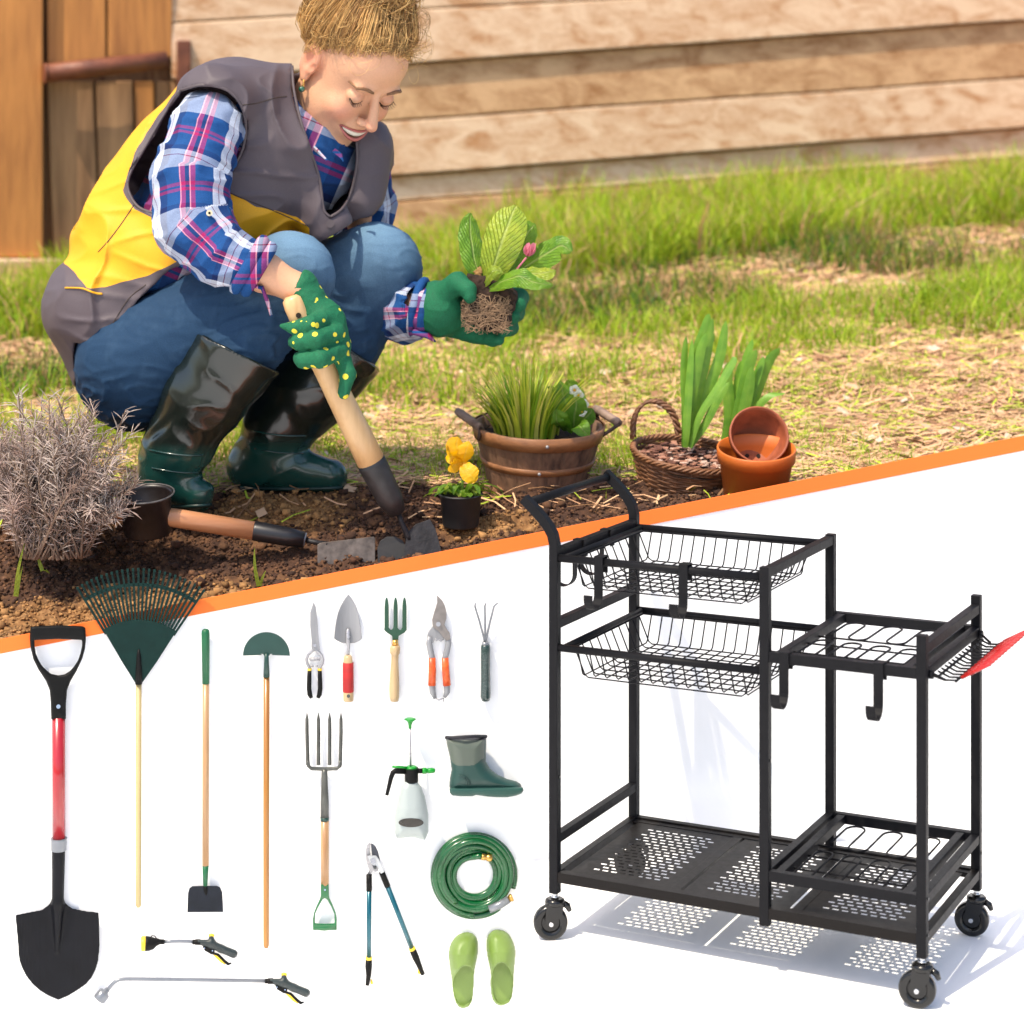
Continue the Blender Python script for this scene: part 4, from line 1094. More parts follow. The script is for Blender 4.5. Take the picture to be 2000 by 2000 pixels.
# ================================================================= gardener
D0=4.3; PS=930.0
def pm(u,v,w): return Pn(u,v,D0+w/PS)
def pv(p): return P(p[0],p[1],D0+p[2]/PS)
def chainsdf(X,Y,Z,pts,k=18):
    d=None
    for (a,ra),(b,rb) in zip(pts[:-1],pts[1:]):
        q=caps(X,Y,Z,a,b,ra,rb); d=q if d is None else smin(d,q,k)
    return d
person=thing('person','person crouching in plaid shirt, grey and yellow vest, jeans and green boots','person',tuple(P(330,985,4.3)))
hipN,hipF=(262,712,-30),(290,712,150); kneeN,kneeF=(568,537,-122),(735,523,64)
# head frame (columns: her left, forward, up) in (u,v,w) px space
HL=np.array([.78,.06,.62]); HF=np.array([.43,.67,-.60]); HU=np.array([.45,-.74,-.50]); HC=np.array([684,129,10.0]); HS=1216.0
HL/=np.linalg.norm(HL); HF-=HL*(HF@HL); HF/=np.linalg.norm(HF); HU=np.cross(HL,HF)
if HU[1]>0: HU=-HU
def h2p(p): p=np.asarray(p,float); return HC+HS*(p[...,0:1]*HL+p[...,1:2]*HF+p[...,2:3]*HU) if p.ndim>1 else HC+HS*(p[0]*HL+p[1]*HF+p[2]*HU)
def hv(p): q=h2p(p); return P(q[0],q[1],D0+q[2]/PS)
def headsdf(x,y,z):
    ax=np.abs(x)
    d=ell(x,y,z,(0,-.018,.035),(.075,.094,.088))
    d=smin(d,ell(x,y,z,(0,.022,-.035),(.060,.062,.078)),.03)
    d=smin(d,ell(ax,y,z,(.0,.050,.045),(.055,.036,.045)),.02)     # forehead
    d=smin(d,ell(x,y,z,(0,.062,-.098),(.021,.020,.016)),.022)      # chin
    d=smin(d,ell(ax,y,z,(.050,.012,-.066),(.018,.038,.032)),.03)      # jaw
    d=smin(d,ell(ax,y,z,(.036,.062,-.034),(.022,.020,.020)),.018)  # raised cheeks
    d=smin(d,ell(ax,y,z,(.026,.079,.022),(.020,.010,.006)),.012)   # brow
    d=smax(d,-ell(ax,y,z,(.031,.100,.004),(.020,.016,.010)),.010)  # eye hollow
    d=smin(d,ell(ax,y,z,(.031,.0735,.001),(.0145,.0145,.0125)),.003)
    n=caps(x,y,z,(0,.084,.012),(0,.112,-.030),.0062,.0098)
    n=smin(n,ell(ax,y,z,(.0115,.0985,-.034),(.0075,.0095,.0068)),.006)
    d=smin(d,n,.009)
    d=smax(d,-ell(ax,y,z,(.006,.107,-.0425),(.003,.005,.003)),.002)
    # muzzle, then the open smile
    d=smin(d,ell(x,y,z,(0,.068,-.064),(.030,.026,.024)),.016)
    zc=-.066+8.5*x*x
    mo=np.sqrt((np.maximum(ax-.024,0))**2+((z-zc)*1.0)**2)-(.0082*np.clip(1-(ax/.034)**2,.08,1))
    mo=np.maximum(mo,-(y-.066))
    d=smax(d,-mo,.0015)
    # smile fold
    f=caps(ax,y,z,(.018,.094,-.040),(.036,.078,-.062),.0014,.0014); d=smax(d,-(f),.006)
    # ear
    e=ell(ax,y,z,(.0765,-.008,.0),(.010,.020,.032)); e=smax(e,-ell(ax,y,z,(.090,-.004,.004),(.0105,.0125,.021)),.004)
    e=smin(e,ell(ax,y,z,(.0775,.0,-.029),(.006,.008,.009)),.006)
    e=smax(e,-ell(ax,y,z,(.083,.008,-.004),(.006,.006,.008)),.003)
    d=smin(d,e,.005)
    return d
def skinfine(X,Y,Z):
    x=((X-HC[0])*HL[0]+(Y-HC[1])*HL[1]+(Z-HC[2])*HL[2])/HS
    y=((X-HC[0])*HF[0]+(Y-HC[1])*HF[1]+(Z-HC[2])*HF[2])/HS
    z=((X-HC[0])*HU[0]+(Y-HC[1])*HU[1]+(Z-HC[2])*HU[2])/HS
    d=headsdf(x,y,z)*HS
    n=caps(X,Y,Z,h2p([0,-.02,-.04]),(612,262,40),60,56)
    n=smin(n,caps(X,Y,Z,(612,262,40),(560,330,50),56,90),30)
    return smin(d,n,14)
def skincoarse(X,Y,Z):
    d=ell(X,Y,Z,(520,370,60),(90,80,95))
    d=smin(d,caps(X,Y,Z,(612,262,40),(560,330,50),50,70),20)
    d=smin(d,caps(X,Y,Z,(500,360,50),(300,600,60),90,95),40)
    for s in ([( (405,245,-110),50),((380,445,-195),42),((512,530,-243),38),((588,567,-246),29),((604,596,-250),20)],
              [((705,320,165),30),((705,520,190),32),((780,606,60),34),((835,604,-8),32),((868,606,-2),24)],
              [(hipN,98),(kneeN,68),((455,700,-125),55),((335,895,-70),36),((385,968,-80),26)],
              [(hipF,98),(kneeF,70),((645,705,80),55),((515,880,105),36),((635,925,78),26)]):
        d=smin(d,chainsdf(X,Y,Z,s),20)
    return d
V1,Q1=surfnet(skinfine,(540,-40,-160),(860,345,190),3.0); V1=relax(V1,Q1,1,.4)
V2,Q2=surfnet(skincoarse,(120,180,-330),(950,1020,330),8.5); V2=relax(V2,Q2,2)
V=np.concatenate([V1,V2]); Q=np.concatenate([Q1,Q2+len(V1)])
hx=np.stack([(V-HC)@HL,(V-HC)@HF,(V-HC)@HU],1)/HS
c=np.tile(np.array([.64,.345,.205]),(len(V),1))
def addc(cen,r,col,k):
    global c
    d=np.sqrt((((np.abs(hx[:,0])-cen[0])/r[0])**2)+((hx[:,1]-cen[1])/r[1])**2+((hx[:,2]-cen[2])/r[2])**2)
    m=(np.clip(1-d,0,1)*k)[:,None]; c=c*(1-m)+np.array(col)*m
addc((.040,.066,-.034),(.028,.05,.026),(.66,.20,.14),.6)
addc((.0,.112,-.032),(.016,.03,.018),(.66,.23,.16),.6)
addc((.078,-.006,0),(.03,.04,.045),(.66,.20,.12),.7)
addc((.031,.088,.006),(.022,.02,.012),(.50,.24,.17),.45)
inm=(np.abs(hx[:,0])<.0265)&(hx[:,1]>.05)&(hx[:,1]<.0865-8*hx[:,0]**2)&(np.abs(hx[:,2]-(-.066+8.5*hx[:,0]**2))<.0085)
c[inm]=np.array([.16,.03,.025])
skin=attrmat('warm_skin','col',.45,.0005,260,sub=.12,var=.10,spec=.4)
body=np_mesh('body',pm(V[:,0],V[:,1],V[:,2]),Q,skin,person,True,{'col':('FLOAT_COLOR',c)})
# lips, teeth, brows, lashes
def hcurve(x0,x1,f,n=15): return [f(x0+(x1-x0)*k/(n-1)) for k in range(n)]
def surf_y(x,z,y0=.13):
    """march onto the face from the front"""
    y=y0
    for _ in range(60):
        d=float(headsdf(np.array([x]),np.array([y]),np.array([z]))[0])
        if d<.0004: break
        y-=max(d*.6,.0003)
    return y
lipm=mat('rose_lips',(.45,.13,.11),.3,var=.1,scale=60,sub=.1)
def smile_y(x): return .0915-14*x*x
s=MB()
up_=hcurve(-.0312,.0312,lambda x:(x,smile_y(x)+.0025,-.066+8.5*x*x+.0085*(1-(x/.0322)**2)+.0005))
lo_=hcurve(-.0312,.0312,lambda x:(x,smile_y(x)+.0015,-.066+8.5*x*x-.0088*(1-(x/.0322)**2)-.0005))
kk=HS/PS
s.tube([hv(p) for p in up_],[(.0009+.0014*(1-(p[0]/.032)**2))*kk for p in up_],8); s.tube([hv(p) for p in lo_],[(.0009+.0024*(1-(p[0]/.032)**2))*kk for p in lo_],8)
s.build('lips',lipm,body)
s=MB(); te=hcurve(-.0245,.0245,lambda x:(x,smile_y(x)-.0025,-.066+8.5*x*x+.0018),13)
s.tube([hv(p) for p in te],[(.0022+.0034*(1-(p[0]/.028)**2))*kk for p in te],8,flat=1.0)
s.build('teeth',mat('teeth_enamel',(.80,.74,.62),.25,var=.05,scale=30,bump=.0012,bscale=150),body)
browm=mat('brown_brow_hair',(.22,.11,.05),.7,var=.4,scale=300)
s=MB()
for sg in (-1,1):
    b_=[]
    for k in range(9):
        t=k/8; x=sg*(.014+.036*t); z=.021+.0075*math.sin(math.pi*t*.85)-.004*t
        b_.append(hv((x,surf_y(x,z)+.0006,z)))
    s.tube(b_,[(.0012+.0016*math.sin(math.pi*(.15+.8*k/8)))*kk for k in range(9)],6)
s.build('eyebrows',browm,body)
lash=mat('dark_lashes',(.03,.015,.01),.6)
s=MB()
for sg in (-1,1):
    lid=[]
    for k in range(11):
        t=k/10; x=sg*(.0175+.027*t); z=-.0035-.0075*math.sin(math.pi*t)+.003*t
        yy=surf_y(x,z)+.0003; lid.append((x,yy,z))
    s.tube([hv(p) for p in lid],.0010*kk,5)
    for k in range(1,11):
        p=lid[k]; s.tube([hv(p),hv((p[0]+sg*.0022*k/10,p[1]+.0045,p[2]-.0022)),hv((p[0]+sg*.004*k/10,p[1]+.0085,p[2]-.0018))],[.0006*kk,.0005*kk,.0001*kk],4)
s.build('eyelashes',lash,body)
# hair: scalp cap plus many strands swept up to a messy bun
def capsdf(X,Y,Z):
    x=((X-HC[0])*HL[0]+(Y-HC[1])*HL[1]+(Z-HC[2])*HL[2])/HS
    y=((X-HC[0])*HF[0]+(Y-HC[1])*HF[1]+(Z-HC[2])*HF[2])/HS
    z=((X-HC[0])*HU[0]+(Y-HC[1])*HU[1]+(Z-HC[2])*HU[2])/HS
    d=ell(x,y,z,(0,-.022,.045),(.079,.097,.091)); d=smin(d,ell(x,y,z,(0,-.035,.135),(.052,.052,.048)),.03)
    # keep above a hairline running forehead -> temple -> over the ear -> nape
    hl=.012+.086*np.clip((y+.0)/.085,0,1)**.8-.065*np.clip((-y-.02)/.06,0,1)+.012-.10*np.clip(np.abs(x)-.055,0,1)*np.clip(y/.05,0,1)
    d=smax(d,-(z-hl),.006); return d*HS
hairm=attrmat('blond_hair','col',.42,0,200,var=.15,trans=.12)
Vh,Qh=surfnet(capsdf,(540,-160,-260),(900,250,220),4.5); Vh=relax(Vh,Qh,1)
ch=np.tile(np.array([.46,.25,.09]),(len(Vh),1))*(1+.35*nz(Vh,.05))[:,None]
def scalp(d,off):
    """point on the scalp ellipsoid in direction d"""
    r=np.array([.083,.102,.094])+off; return np.array([0,-.022,.045])+d*r/np.linalg.norm(d)
bun=np.array([0,-.18,.95]); vs=[];fs=[];cs_=[]
def strand(pts,r0,col):
    b=len(vs); n=len(pts)
    for i,p in enumerate(pts):
        t=i/(n-1); r=r0*(.25+.75*min(1,t*5))*(1-.6*t*t); a=pts[max(i-1,0)]; e=pts[min(i+1,n-1)]; tg=Vector(e-a).normalized()
        sd=tg.orthogonal().normalized(); up=tg.cross(sd)
        for k in range(3):
            an=2.09*k; q=Vector(p)+(sd*math.cos(an)+up*math.sin(an))*r
            vs.append(tuple(q)); cs_.append(col)
    for i in range(n-1):
        for k in range(3): fs.append((b+i*3+k,b+i*3+(k+1)%3,b+(i+1)*3+(k+1)%3,b+(i+1)*3+k))
def blond():
    k=random.random(); a=np.array([.28,.13,.04]); b=np.array([.86,.54,.20]); m=k**.8; return tuple((a*(1-m)+b*m))
def hug(guide,lob,soft=.006,free=(.35,.75)):
    Pp=np.array([g for g,_ in guide]); Dd=np.array([d for _,d in guide]); n=len(Pp); t=np.arange(n)/(n-1)
    tg=-.0015+soft*np.minimum(1,t*5)+lob*np.clip(t*2.2,0,1); wt=1-np.clip((t-free[0])/(free[1]-free[0]),0,1)
    for _ in range(3):
        d=headsdf(Pp[:,0],Pp[:,1],Pp[:,2]); Pp=Pp+Dd*((tg-d)*.85*wt)[:,None]
    return list(zip(Pp,Dd))
for i in range(340):      # locks: a guide path with a sheaf of strands round it
    az=random.uniform(-math.pi,math.pi)
    f_=math.cos(az); hzv=.64*max(f_,0)**1.1-.75*max(-f_-.15,0)-.10-.24*(1-abs(f_))
    el_=hzv+random.random()**1.9*.8+.12*noise.noise(Vector((az*4,0,0)))
    d=np.array([math.sin(az),math.cos(az),0])*math.cos(min(el_,1.4))+np.array([0,0,math.sin(min(el_,1.4))])
    n=11; guide=[]; lob=random.uniform(.002,.013); seed=random.uniform(0,99); amp=random.uniform(.05,.16)
    for k in range(n):
        t=k/(n-1); dd=d*(1-t)+bun*t; dd=dd/np.linalg.norm(dd)
        wv=np.array([noise.noise(Vector((seed,t*1.7,0))),noise.noise(Vector((seed+9,t*1.7,0))),noise.noise(Vector((seed+17,t*1.7,0)))])*amp*math.sin(math.pi*min(1,t*1.05))
        dd=dd+wv; dd/=np.linalg.norm(dd)
        guide.append((scalp(dd,(lob+.010)*min(1,t*4)-.010+.012*math.sin(math.pi*t)**1.5+.04*t**3),dd))
    guide=hug(guide,lob)
    base_=np.array(blond())
    for q in range(18):
        o=np.array([random.gauss(0,1) for _ in range(3)])*.0040; ph_=random.uniform(0,6); pts=[]
        for k,(g,dd) in enumerate(guide):
            t=k/(n-1); pts.append(g+o*(.5+.9*math.sin(math.pi*t))+.0011*np.array([math.sin(ph_+t*9),math.cos(ph_+t*8),math.sin(ph_*2+t*7)]))
        kk_=random.uniform(.75,1.25); strand(pts,random.uniform(.0005,.0010),tuple(np.clip(base_*kk_,0,1)))
for i in range(700):   # bun loops
    c0=np.array([0,-.035,.150]); ax=np.array([random.gauss(0,1) for _ in range(3)]); ax/=np.linalg.norm(ax); e1=np.cross(ax,[.3,.5,.8]); e1/=np.linalg.norm(e1); e2=np.cross(ax,e1)
    r=random.uniform(.03,.066); a0_=random.uniform(0,6.28); sp=random.uniform(1.5,4); ph_=random.uniform(0,9)
    pts=[c0+ (e1*math.cos(a0_+sp*k/9)+e2*math.sin(a0_+sp*k/9))*r*(1+.12*math.sin(ph_+k)) for k in range(10)]
    strand(pts,random.uniform(.0007,.0016),blond())
for i in range(1300):   # fine short hairs softening the hairline
    az=random.uniform(-2.2,2.2); f_=math.cos(az); el_=.64*max(f_,0)**1.1-.75*max(-f_-.15,0)-.10-.24*(1-abs(f_))-random.uniform(-.10,.13)**1
    d=np.array([math.sin(az)*math.cos(el_),math.cos(az)*math.cos(el_),math.sin(el_)]); pts=[]; j1=random.gauss(0,.05); j2=random.gauss(.0,.06); L_=random.uniform(.08,.30)
    for k in range(6):
        t=k/5; dd=d*(1-t*L_)+bun*t*L_; dd=dd+np.array([j1,0,j2])*t*math.sin(2*t); dd/=np.linalg.norm(dd); pts.append((scalp(dd,0),dd))
    pts=[g for g,_ in hug(pts,random.uniform(.001,.006),.0035,(2,3))]
    strand(pts,random.uniform(.0003,.0006),blond())
for i in range(140):   # flyaway curls round the outline
    az=random.uniform(-math.pi,math.pi); el_=random.uniform(.2,1.2); d=np.array([math.sin(az)*math.cos(el_),math.cos(az)*math.cos(el_),math.sin(el_)]); p0=scalp(d,.012); e1=np.cross(d,[.2,.3,.9]); e1/=np.linalg.norm(e1); e2=np.cross(d,e1); r_=random.uniform(.008,.022); ph_=random.uniform(0,6)
    strand([p0+d*(.004+.016*math.sin(math.pi*k/9))+(e1*math.cos(ph_+k*.5)+e2*math.sin(ph_+k*.5))*r_ for k in range(10)],.00035,blond())
for i in range(130):   # loose curls at temple and hairline
    az=random.choice([-1,1])*random.uniform(.2,1.6) if i<200 else random.uniform(-.6,.6); el_=.45*max(math.cos(az),0)**1.2-.02+random.uniform(-.06,.1)
    d=np.array([math.sin(az)*math.cos(el_),math.cos(az)*math.cos(el_),math.sin(el_)]); p0=scalp(d,-.004); pts=[]; g=d*.012+np.array([random.gauss(0,.010),random.gauss(-.006,.009),random.gauss(0.012,.010)]); ph_=random.uniform(0,6)
    for k in range(8):
        t=k/7; pts.append(p0+g*t*1.3+.006*t*np.array([math.sin(ph_+t*6),math.cos(ph_+t*5),math.sin(ph_*2+t*4)]))
    strand(pts,.0006,blond())
for i in range(60):    # wisp escaping behind the ear side of the bun
    p0=np.array([-.03,-.06,.13])+np.array([random.gauss(0,.008) for _ in range(3)]); g=np.array([-.075,-.06,-.05])+np.array([random.gauss(0,.006) for _ in range(3)])
    strand([p0+g*t+np.array([0,-.01,.03])*math.sin(math.pi*t) for t in np.linspace(0,1,7)],.0009,tuple(np.array(blond())*.6+np.array([.35,.25,.12])))
vs=np.array(vs); vp=h2p(vs)
VV=np.concatenate([Vh,vp]); QQ=np.concatenate([Qh,np.array(fs)+len(Vh)]); CC=np.concatenate([ch,np.array(cs_)])
np_mesh('hair',pm(VV[:,0],VV[:,1],VV[:,2]),QQ,hairm,person,True,{'col':('FLOAT_COLOR',CC)})
s=MB(); e0=h2p((-.0785,.002,-.036)); ew=lambda dx,dy,dw=0: pv((e0[0]+dx,e0[1]+dy,e0[2]+dw-4))
s.tube([ew(2,-4),ew(3,2,-4),ew(2,8,-5),ew(0,12,-4)],.0022,8); er=s.build('earring',brass,person)
s=MB(); s.sphere(ew(-1,17,-5),(.0075,.006,.0065),7,4); s.build('stone',mat('green_glass_stone',(.01,.09,.05),.1,coat=1),er)
# ---------------- clothes
def torso(X,Y,Z,g=0):
    A=np.array([[.74,.12,.65],[.4756,.566,-.646],[.45,-.80,-.37]])
    d=ell(X,Y,Z,(545,312,45),(178+g,116+g,140+g),A)
    d=smin(d,ell(X,Y,Z,(420,395,60),(150+g,140+g,170+g)),50)
    d=smin(d,ell(X,Y,Z,(310,505,65),(145+g,120+g,165+g)),50)
    return d
ARMN=[((404,250,-122),72),((374,345,-164),77),((376,440,-200),74),((430,495,-226),60),((512,530,-243),51),((535,542,-246),52)]
ARMF=[((712,300,170),52),((722,400,205),48),((700,505,200),56),((782,606,60),62),((838,606,-8),50)]
def shirt(X,Y,Z):
    d=torso(X,Y,Z,-6)
    n=chainsdf(X,Y,Z,ARMN,14); n=smax(n,((X-503)*.86+(Y-523)*.5)-4,4)
    f=chainsdf(X,Y,Z,ARMF,14); f=smax(f,((X-838)*.96+(Y-606)*.22)-2,4)
    f=smax(f,-(caps(X,Y,Z,(824,601,0),(880,612,-20),43,43)),3)
    n=smax(n,-(caps(X,Y,Z,(490,518,-242),(590,572,-248),45,45)),3)
    d=smin(d,n,16); d=smin(d,f,16)
    neck=caps(X,Y,Z,(618,240,40),(640,150,20),60,75); d=smax(d,-neck,8)
    return d
def wrk(V,fn,amp,s1,seed,anis=(1,1,1),amp2=0,s2=.1):
    g=grad(fn,V,1.0); a=nz(V,s1,seed,anis); a=np.clip(1-np.abs(a)*2.4,0,1)**2
    d=amp*(a-.4)
    if amp2: d=d+amp2*nz(V,s2,seed+5)
    return V+g*d[:,None]
def fab(V):
    P_=[np.array(p[0],float) for p in ARMN]; L=0; best=np.full(len(V),1e9); al=np.zeros(len(V)); ar=np.zeros(len(V))
    for chain,flip in ((ARMN,0),(ARMF,1)):
        P_=[np.array(p[0],float) for p in chain]; L=0
        for a,b in zip(P_[:-1],P_[1:]):
            d=b-a; l=np.linalg.norm(d); t=np.clip((V-a)@d/l/l,0,1); q=a+t[:,None]*d; r=V-q; dist=np.linalg.norm(r,axis=1)
            e=np.array([0,0,-1.0]); e=e-d*(e@d)/l/l; e/=np.linalg.norm(e); h=np.cross(d/l,e)
            an=np.arctan2(r@h,r@e); m=dist<best; best=np.where(m,dist,best); al=np.where(m,L+t*l,al); ar=np.where(m,an*75,ar); L+=l
    sl=best<95
    u=np.where(sl,ar,(V[:,0]*.8+V[:,1]*.35)*.8); v=np.where(sl,al,(V[:,1]*.85-V[:,0]*.35)*.8)
    return {'fab':('FLOAT_VECTOR',np.stack([u,v,np.zeros(len(V))],1))}
def plaidmat():
    m,nt,b=newmat('plaid_flannel'); L=nt.links
    a=N(nt,'ShaderNodeAttribute'); a.attribute_name='fab'; sp=N(nt,'ShaderNodeSeparateXYZ'); L.new(a.outputs['Vector'],sp.inputs[0])
    def stripes(sock,period,ph,stops):
        d=N(nt,'ShaderNodeMath',operation='MULTIPLY_ADD'); L.new(sock,d.inputs[0]); d.inputs[1].default_value=1/period; d.inputs[2].default_value=ph+20
        f=N(nt,'ShaderNodeMath',operation='FRACT'); L.new(d.outputs[0],f.inputs[0]); return ramp(nt,f.outputs[0],stops,'CONSTANT')
    blue=(.010,.060,.20); navy=(.008,.02,.09); wh=(.62,.66,.74); br=(.20,.05,.05); mg=(.30,.015,.10); pk=(.80,.30,.36)
    A=stripes(sp.outputs[0],150,.50,[(0,wh),(.09,br),(.105,wh),(.20,blue),(.45,mg),(.51,pk),(.525,navy),(.58,mg),(.64,pk),(.655,blue),(.86,navy)])
    B_=stripes(sp.outputs[1],112,.2,[(0,(.42,.48,.60)),(.10,br),(.115,(.42,.48,.60)),(.22,blue),(.5,mg),(.56,blue),(.60,mg),(.66,blue),(.9,navy)])
    mx=N(nt,'ShaderNodeMix'); mx.data_type='RGBA'; mx.inputs[0].default_value=.44; L.new(A,mx.inputs[6]); L.new(B_,mx.inputs[7])
    nn=N(nt,'ShaderNodeTexNoise',Scale=420,Detail=3); L.new(coords(nt),nn.inputs['Vector'])
    mr=N(nt,'ShaderNodeMapRange'); mr.inputs['To Min'].default_value=.7; mr.inputs['To Max'].default_value=1.4; L.new(nn.outputs['Fac'],mr.inputs['Value'])
    sc=N(nt,'ShaderNodeVectorMath',operation='SCALE'); L.new(mx.outputs[2],sc.inputs[0]); L.new(mr.outputs['Result'],sc.inputs['Scale']); L.new(sc.outputs['Vector'],b.inputs['Base Color'])
    b.inputs['Roughness'].default_value=.85; b.inputs['Specular IOR Level'].default_value=.2
    bp=N(nt,'ShaderNodeBump',Strength=1,Distance=.0006); L.new(nn.outputs['Fac'],bp.inputs['Height']); L.new(bp.outputs['Normal'],b.inputs['Normal']); return m
plaid=plaidmat()
shirt_o=sdf_obj('plaid_shirt',shirt,(130,120,-330),(900,690,290),4.6,pm,plaid,person,fab,sm=1,disp=lambda V,fn: wrk(V,fn,7,.014,3,(1,1.6,1),2,.04))
# rolled cuffs, collar, hanging sleeve tab, sleeve button
def ringpts(c,n,r,k=22):
    n=Vector(n).normalized(); e=n.orthogonal().normalized(); f=n.cross(e); return [Vector(c)+(e*math.cos(a)+f*math.sin(a))*r for a in np.linspace(0,2*math.pi,k,endpoint=False)]
def fabm(s,name,parent,mt):
    o=s.build(name,mt,parent); V=np.array([v.co for v in o.data.vertices]); a=o.data.attributes.new('fab','FLOAT_VECTOR','POINT')
    a.data.foreach_set('vector',np.stack([V[:,0]*900,V[:,2]*900,V[:,1]*0],1).ravel()); return o
s=MB(); s.tube([pv(p) for p in ringpts((505,526,-243),(.86,.5,0),50)],.0125,8,closed=True); s.tube([pv(p) for p in ringpts((487,517,-240),(.86,.5,0),54)],.013,8,closed=True); fabm(s,'cuff',shirt_o,plaid)
s=MB(); s.tube([pv(p) for p in ringpts((836,605,-8),(.96,.22,-.2),47)],.010,8,closed=True); s.tube([pv(p) for p in ringpts((818,600,8),(.96,.22,-.2),52)],.010,8,closed=True)
s.tube([pv((812,648,-30)),pv((835,655,-40)),pv((851,668,-42))],[.02,.016,.003],8,flat=.4); fabm(s,'cuff',shirt_o,plaid)
s=MB(); s.tube([pv((480,556,-275)),pv((512,562,-278)),pv((522,588,-270)),pv((530,616,-262))],[.006,.011,.010,.007],8,flat=.4); fabm(s,'sleeve_tab',shirt_o,plaid)
s=MB(); s.tube([pv((409,416,-274)),pv((409,416,-281))],.0062,14); s.tube([pv((409,416,-281)),pv((409,416,-282.5))],.0025,8,mi=1); s.build('button',[mat('cream_shirt_button',(.72,.62,.42),.3),brn],shirt_o)
s=MB()
for pts in ([(600,270,-45),(622,292,-62),(640,312,-72),(628,300,-60),(606,284,-48)],[(655,290,-60),(668,300,-62),(672,315,-66),(664,306,-60),(650,296,-56)]):
    s.add([pv(p) for p in pts],[(0,1,2,3,4)])
o=fabm(s,'collar',shirt_o,plaid); md=o.modifiers.new('thick','SOLIDIFY'); md.thickness=.004
# jeans
def jeans(X,Y,Z):
    d=ell(X,Y,Z,(268,716,60),(127,126,170))
    d=smin(d,caps(X,Y,Z,hipN,kneeN,116,84),22); d=smin(d,caps(X,Y,Z,kneeN,(463,690,-130),83,78),16)
    e=caps(X,Y,Z,hipF,kneeF,114,86); e=smin(e,caps(X,Y,Z,kneeF,(648,706,80),86,76),16)
    return smin(d,e,10)
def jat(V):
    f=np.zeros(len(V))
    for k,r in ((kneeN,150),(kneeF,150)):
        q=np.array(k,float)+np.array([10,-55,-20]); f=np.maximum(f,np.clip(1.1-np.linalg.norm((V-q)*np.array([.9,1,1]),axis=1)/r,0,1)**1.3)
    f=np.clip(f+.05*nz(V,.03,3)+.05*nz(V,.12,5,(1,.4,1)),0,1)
    c=np.array([.013,.040,.088])*(1-f[:,None])+np.array([.15,.27,.40])*f[:,None]; return {'col':('FLOAT_COLOR',c)}  # paler knee tops: worn denim plus sunlight put into the colour
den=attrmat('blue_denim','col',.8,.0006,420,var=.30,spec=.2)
def jdisp(V,fn):
    g=grad(fn,V,1.0); kn=np.zeros(len(V))
    for k in ((640,640,60),(500,660,-120),(400,560,0),(230,800,-40)): kn=np.maximum(kn,np.clip(1-np.linalg.norm(V-np.array(k,float),axis=1)/130,0,1))
    a=np.clip(1-np.abs(nz(V,.021,2,(.8,2.0,1)))*3.0,0,1)**2; b=nz(V,.011,8)
    return V+g*((a-.3)*(2+10*kn)+b*3)[:,None]
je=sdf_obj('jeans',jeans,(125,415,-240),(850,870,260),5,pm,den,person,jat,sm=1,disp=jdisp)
def onsurf(fn,p,out=2.5,ax=2):
    """push a (u,v) point onto the near face of an sdf"""
    w=-330.0
    for _ in range(80):
        d=float(fn(np.array([p[0]*1.0]),np.array([p[1]*1.0]),np.array([w]))[0])
        if d<.6: break
        w+=max(d*.7,.6)
        if w>400: return None
    return (p[0],p[1],w-out)
# boots
bootm=attrmat('glossy_rubber_boot','col',.26,.0006,14,var=.10,coat=.35)
def bootN(X,Y,Z):
    d=chainsdf(X,Y,Z,[((470,672,-132),96),((400,775,-112),80),((348,868,-84),66),((326,915,-66),60)],16)
    d=smax(d,((X-455)*.43-(Y-684)*.9),3)
    d=smin(d,caps(X,Y,Z,(312,945,-52),(345,945,-70),47,46),14); d=smin(d,caps(X,Y,Z,(345,945,-70),(384,966,-84),45,35),10)
    d=smax(d,(Y-1004),4)
    # crease where the shaft folds over the heel
    cr=caps(X,Y,Z,(262,870,-95),(350,805,-185),5,3); d=smax(d,-cr,16)
    return d
def bootF(X,Y,Z):
    d=chainsdf(X,Y,Z,[((664,684,80),88),((600,765,84),79),((545,835,94),68),((520,878,102),60)],16)
    d=smax(d,((X-690)*.6-(Y-684)*.8),3)
    d=smin(d,caps(X,Y,Z,(486,912,108),(560,912,92),46,48),16); d=smin(d,caps(X,Y,Z,(560,912,92),(642,930,74),46,36),12)
    d=smax(d,(Y-968-(X-500)*.01),4); return d
def bat(y0):
    def f(V):
        k=np.clip((V[:,1]-y0)/30,0,1)[:,None]; return {'col':('FLOAT_COLOR',np.array([.006,.010,.008])*(1-k)+np.array([.008,.050,.042])*k)}  # teal foot below near-black shaft: reflections put into the colour
    return f
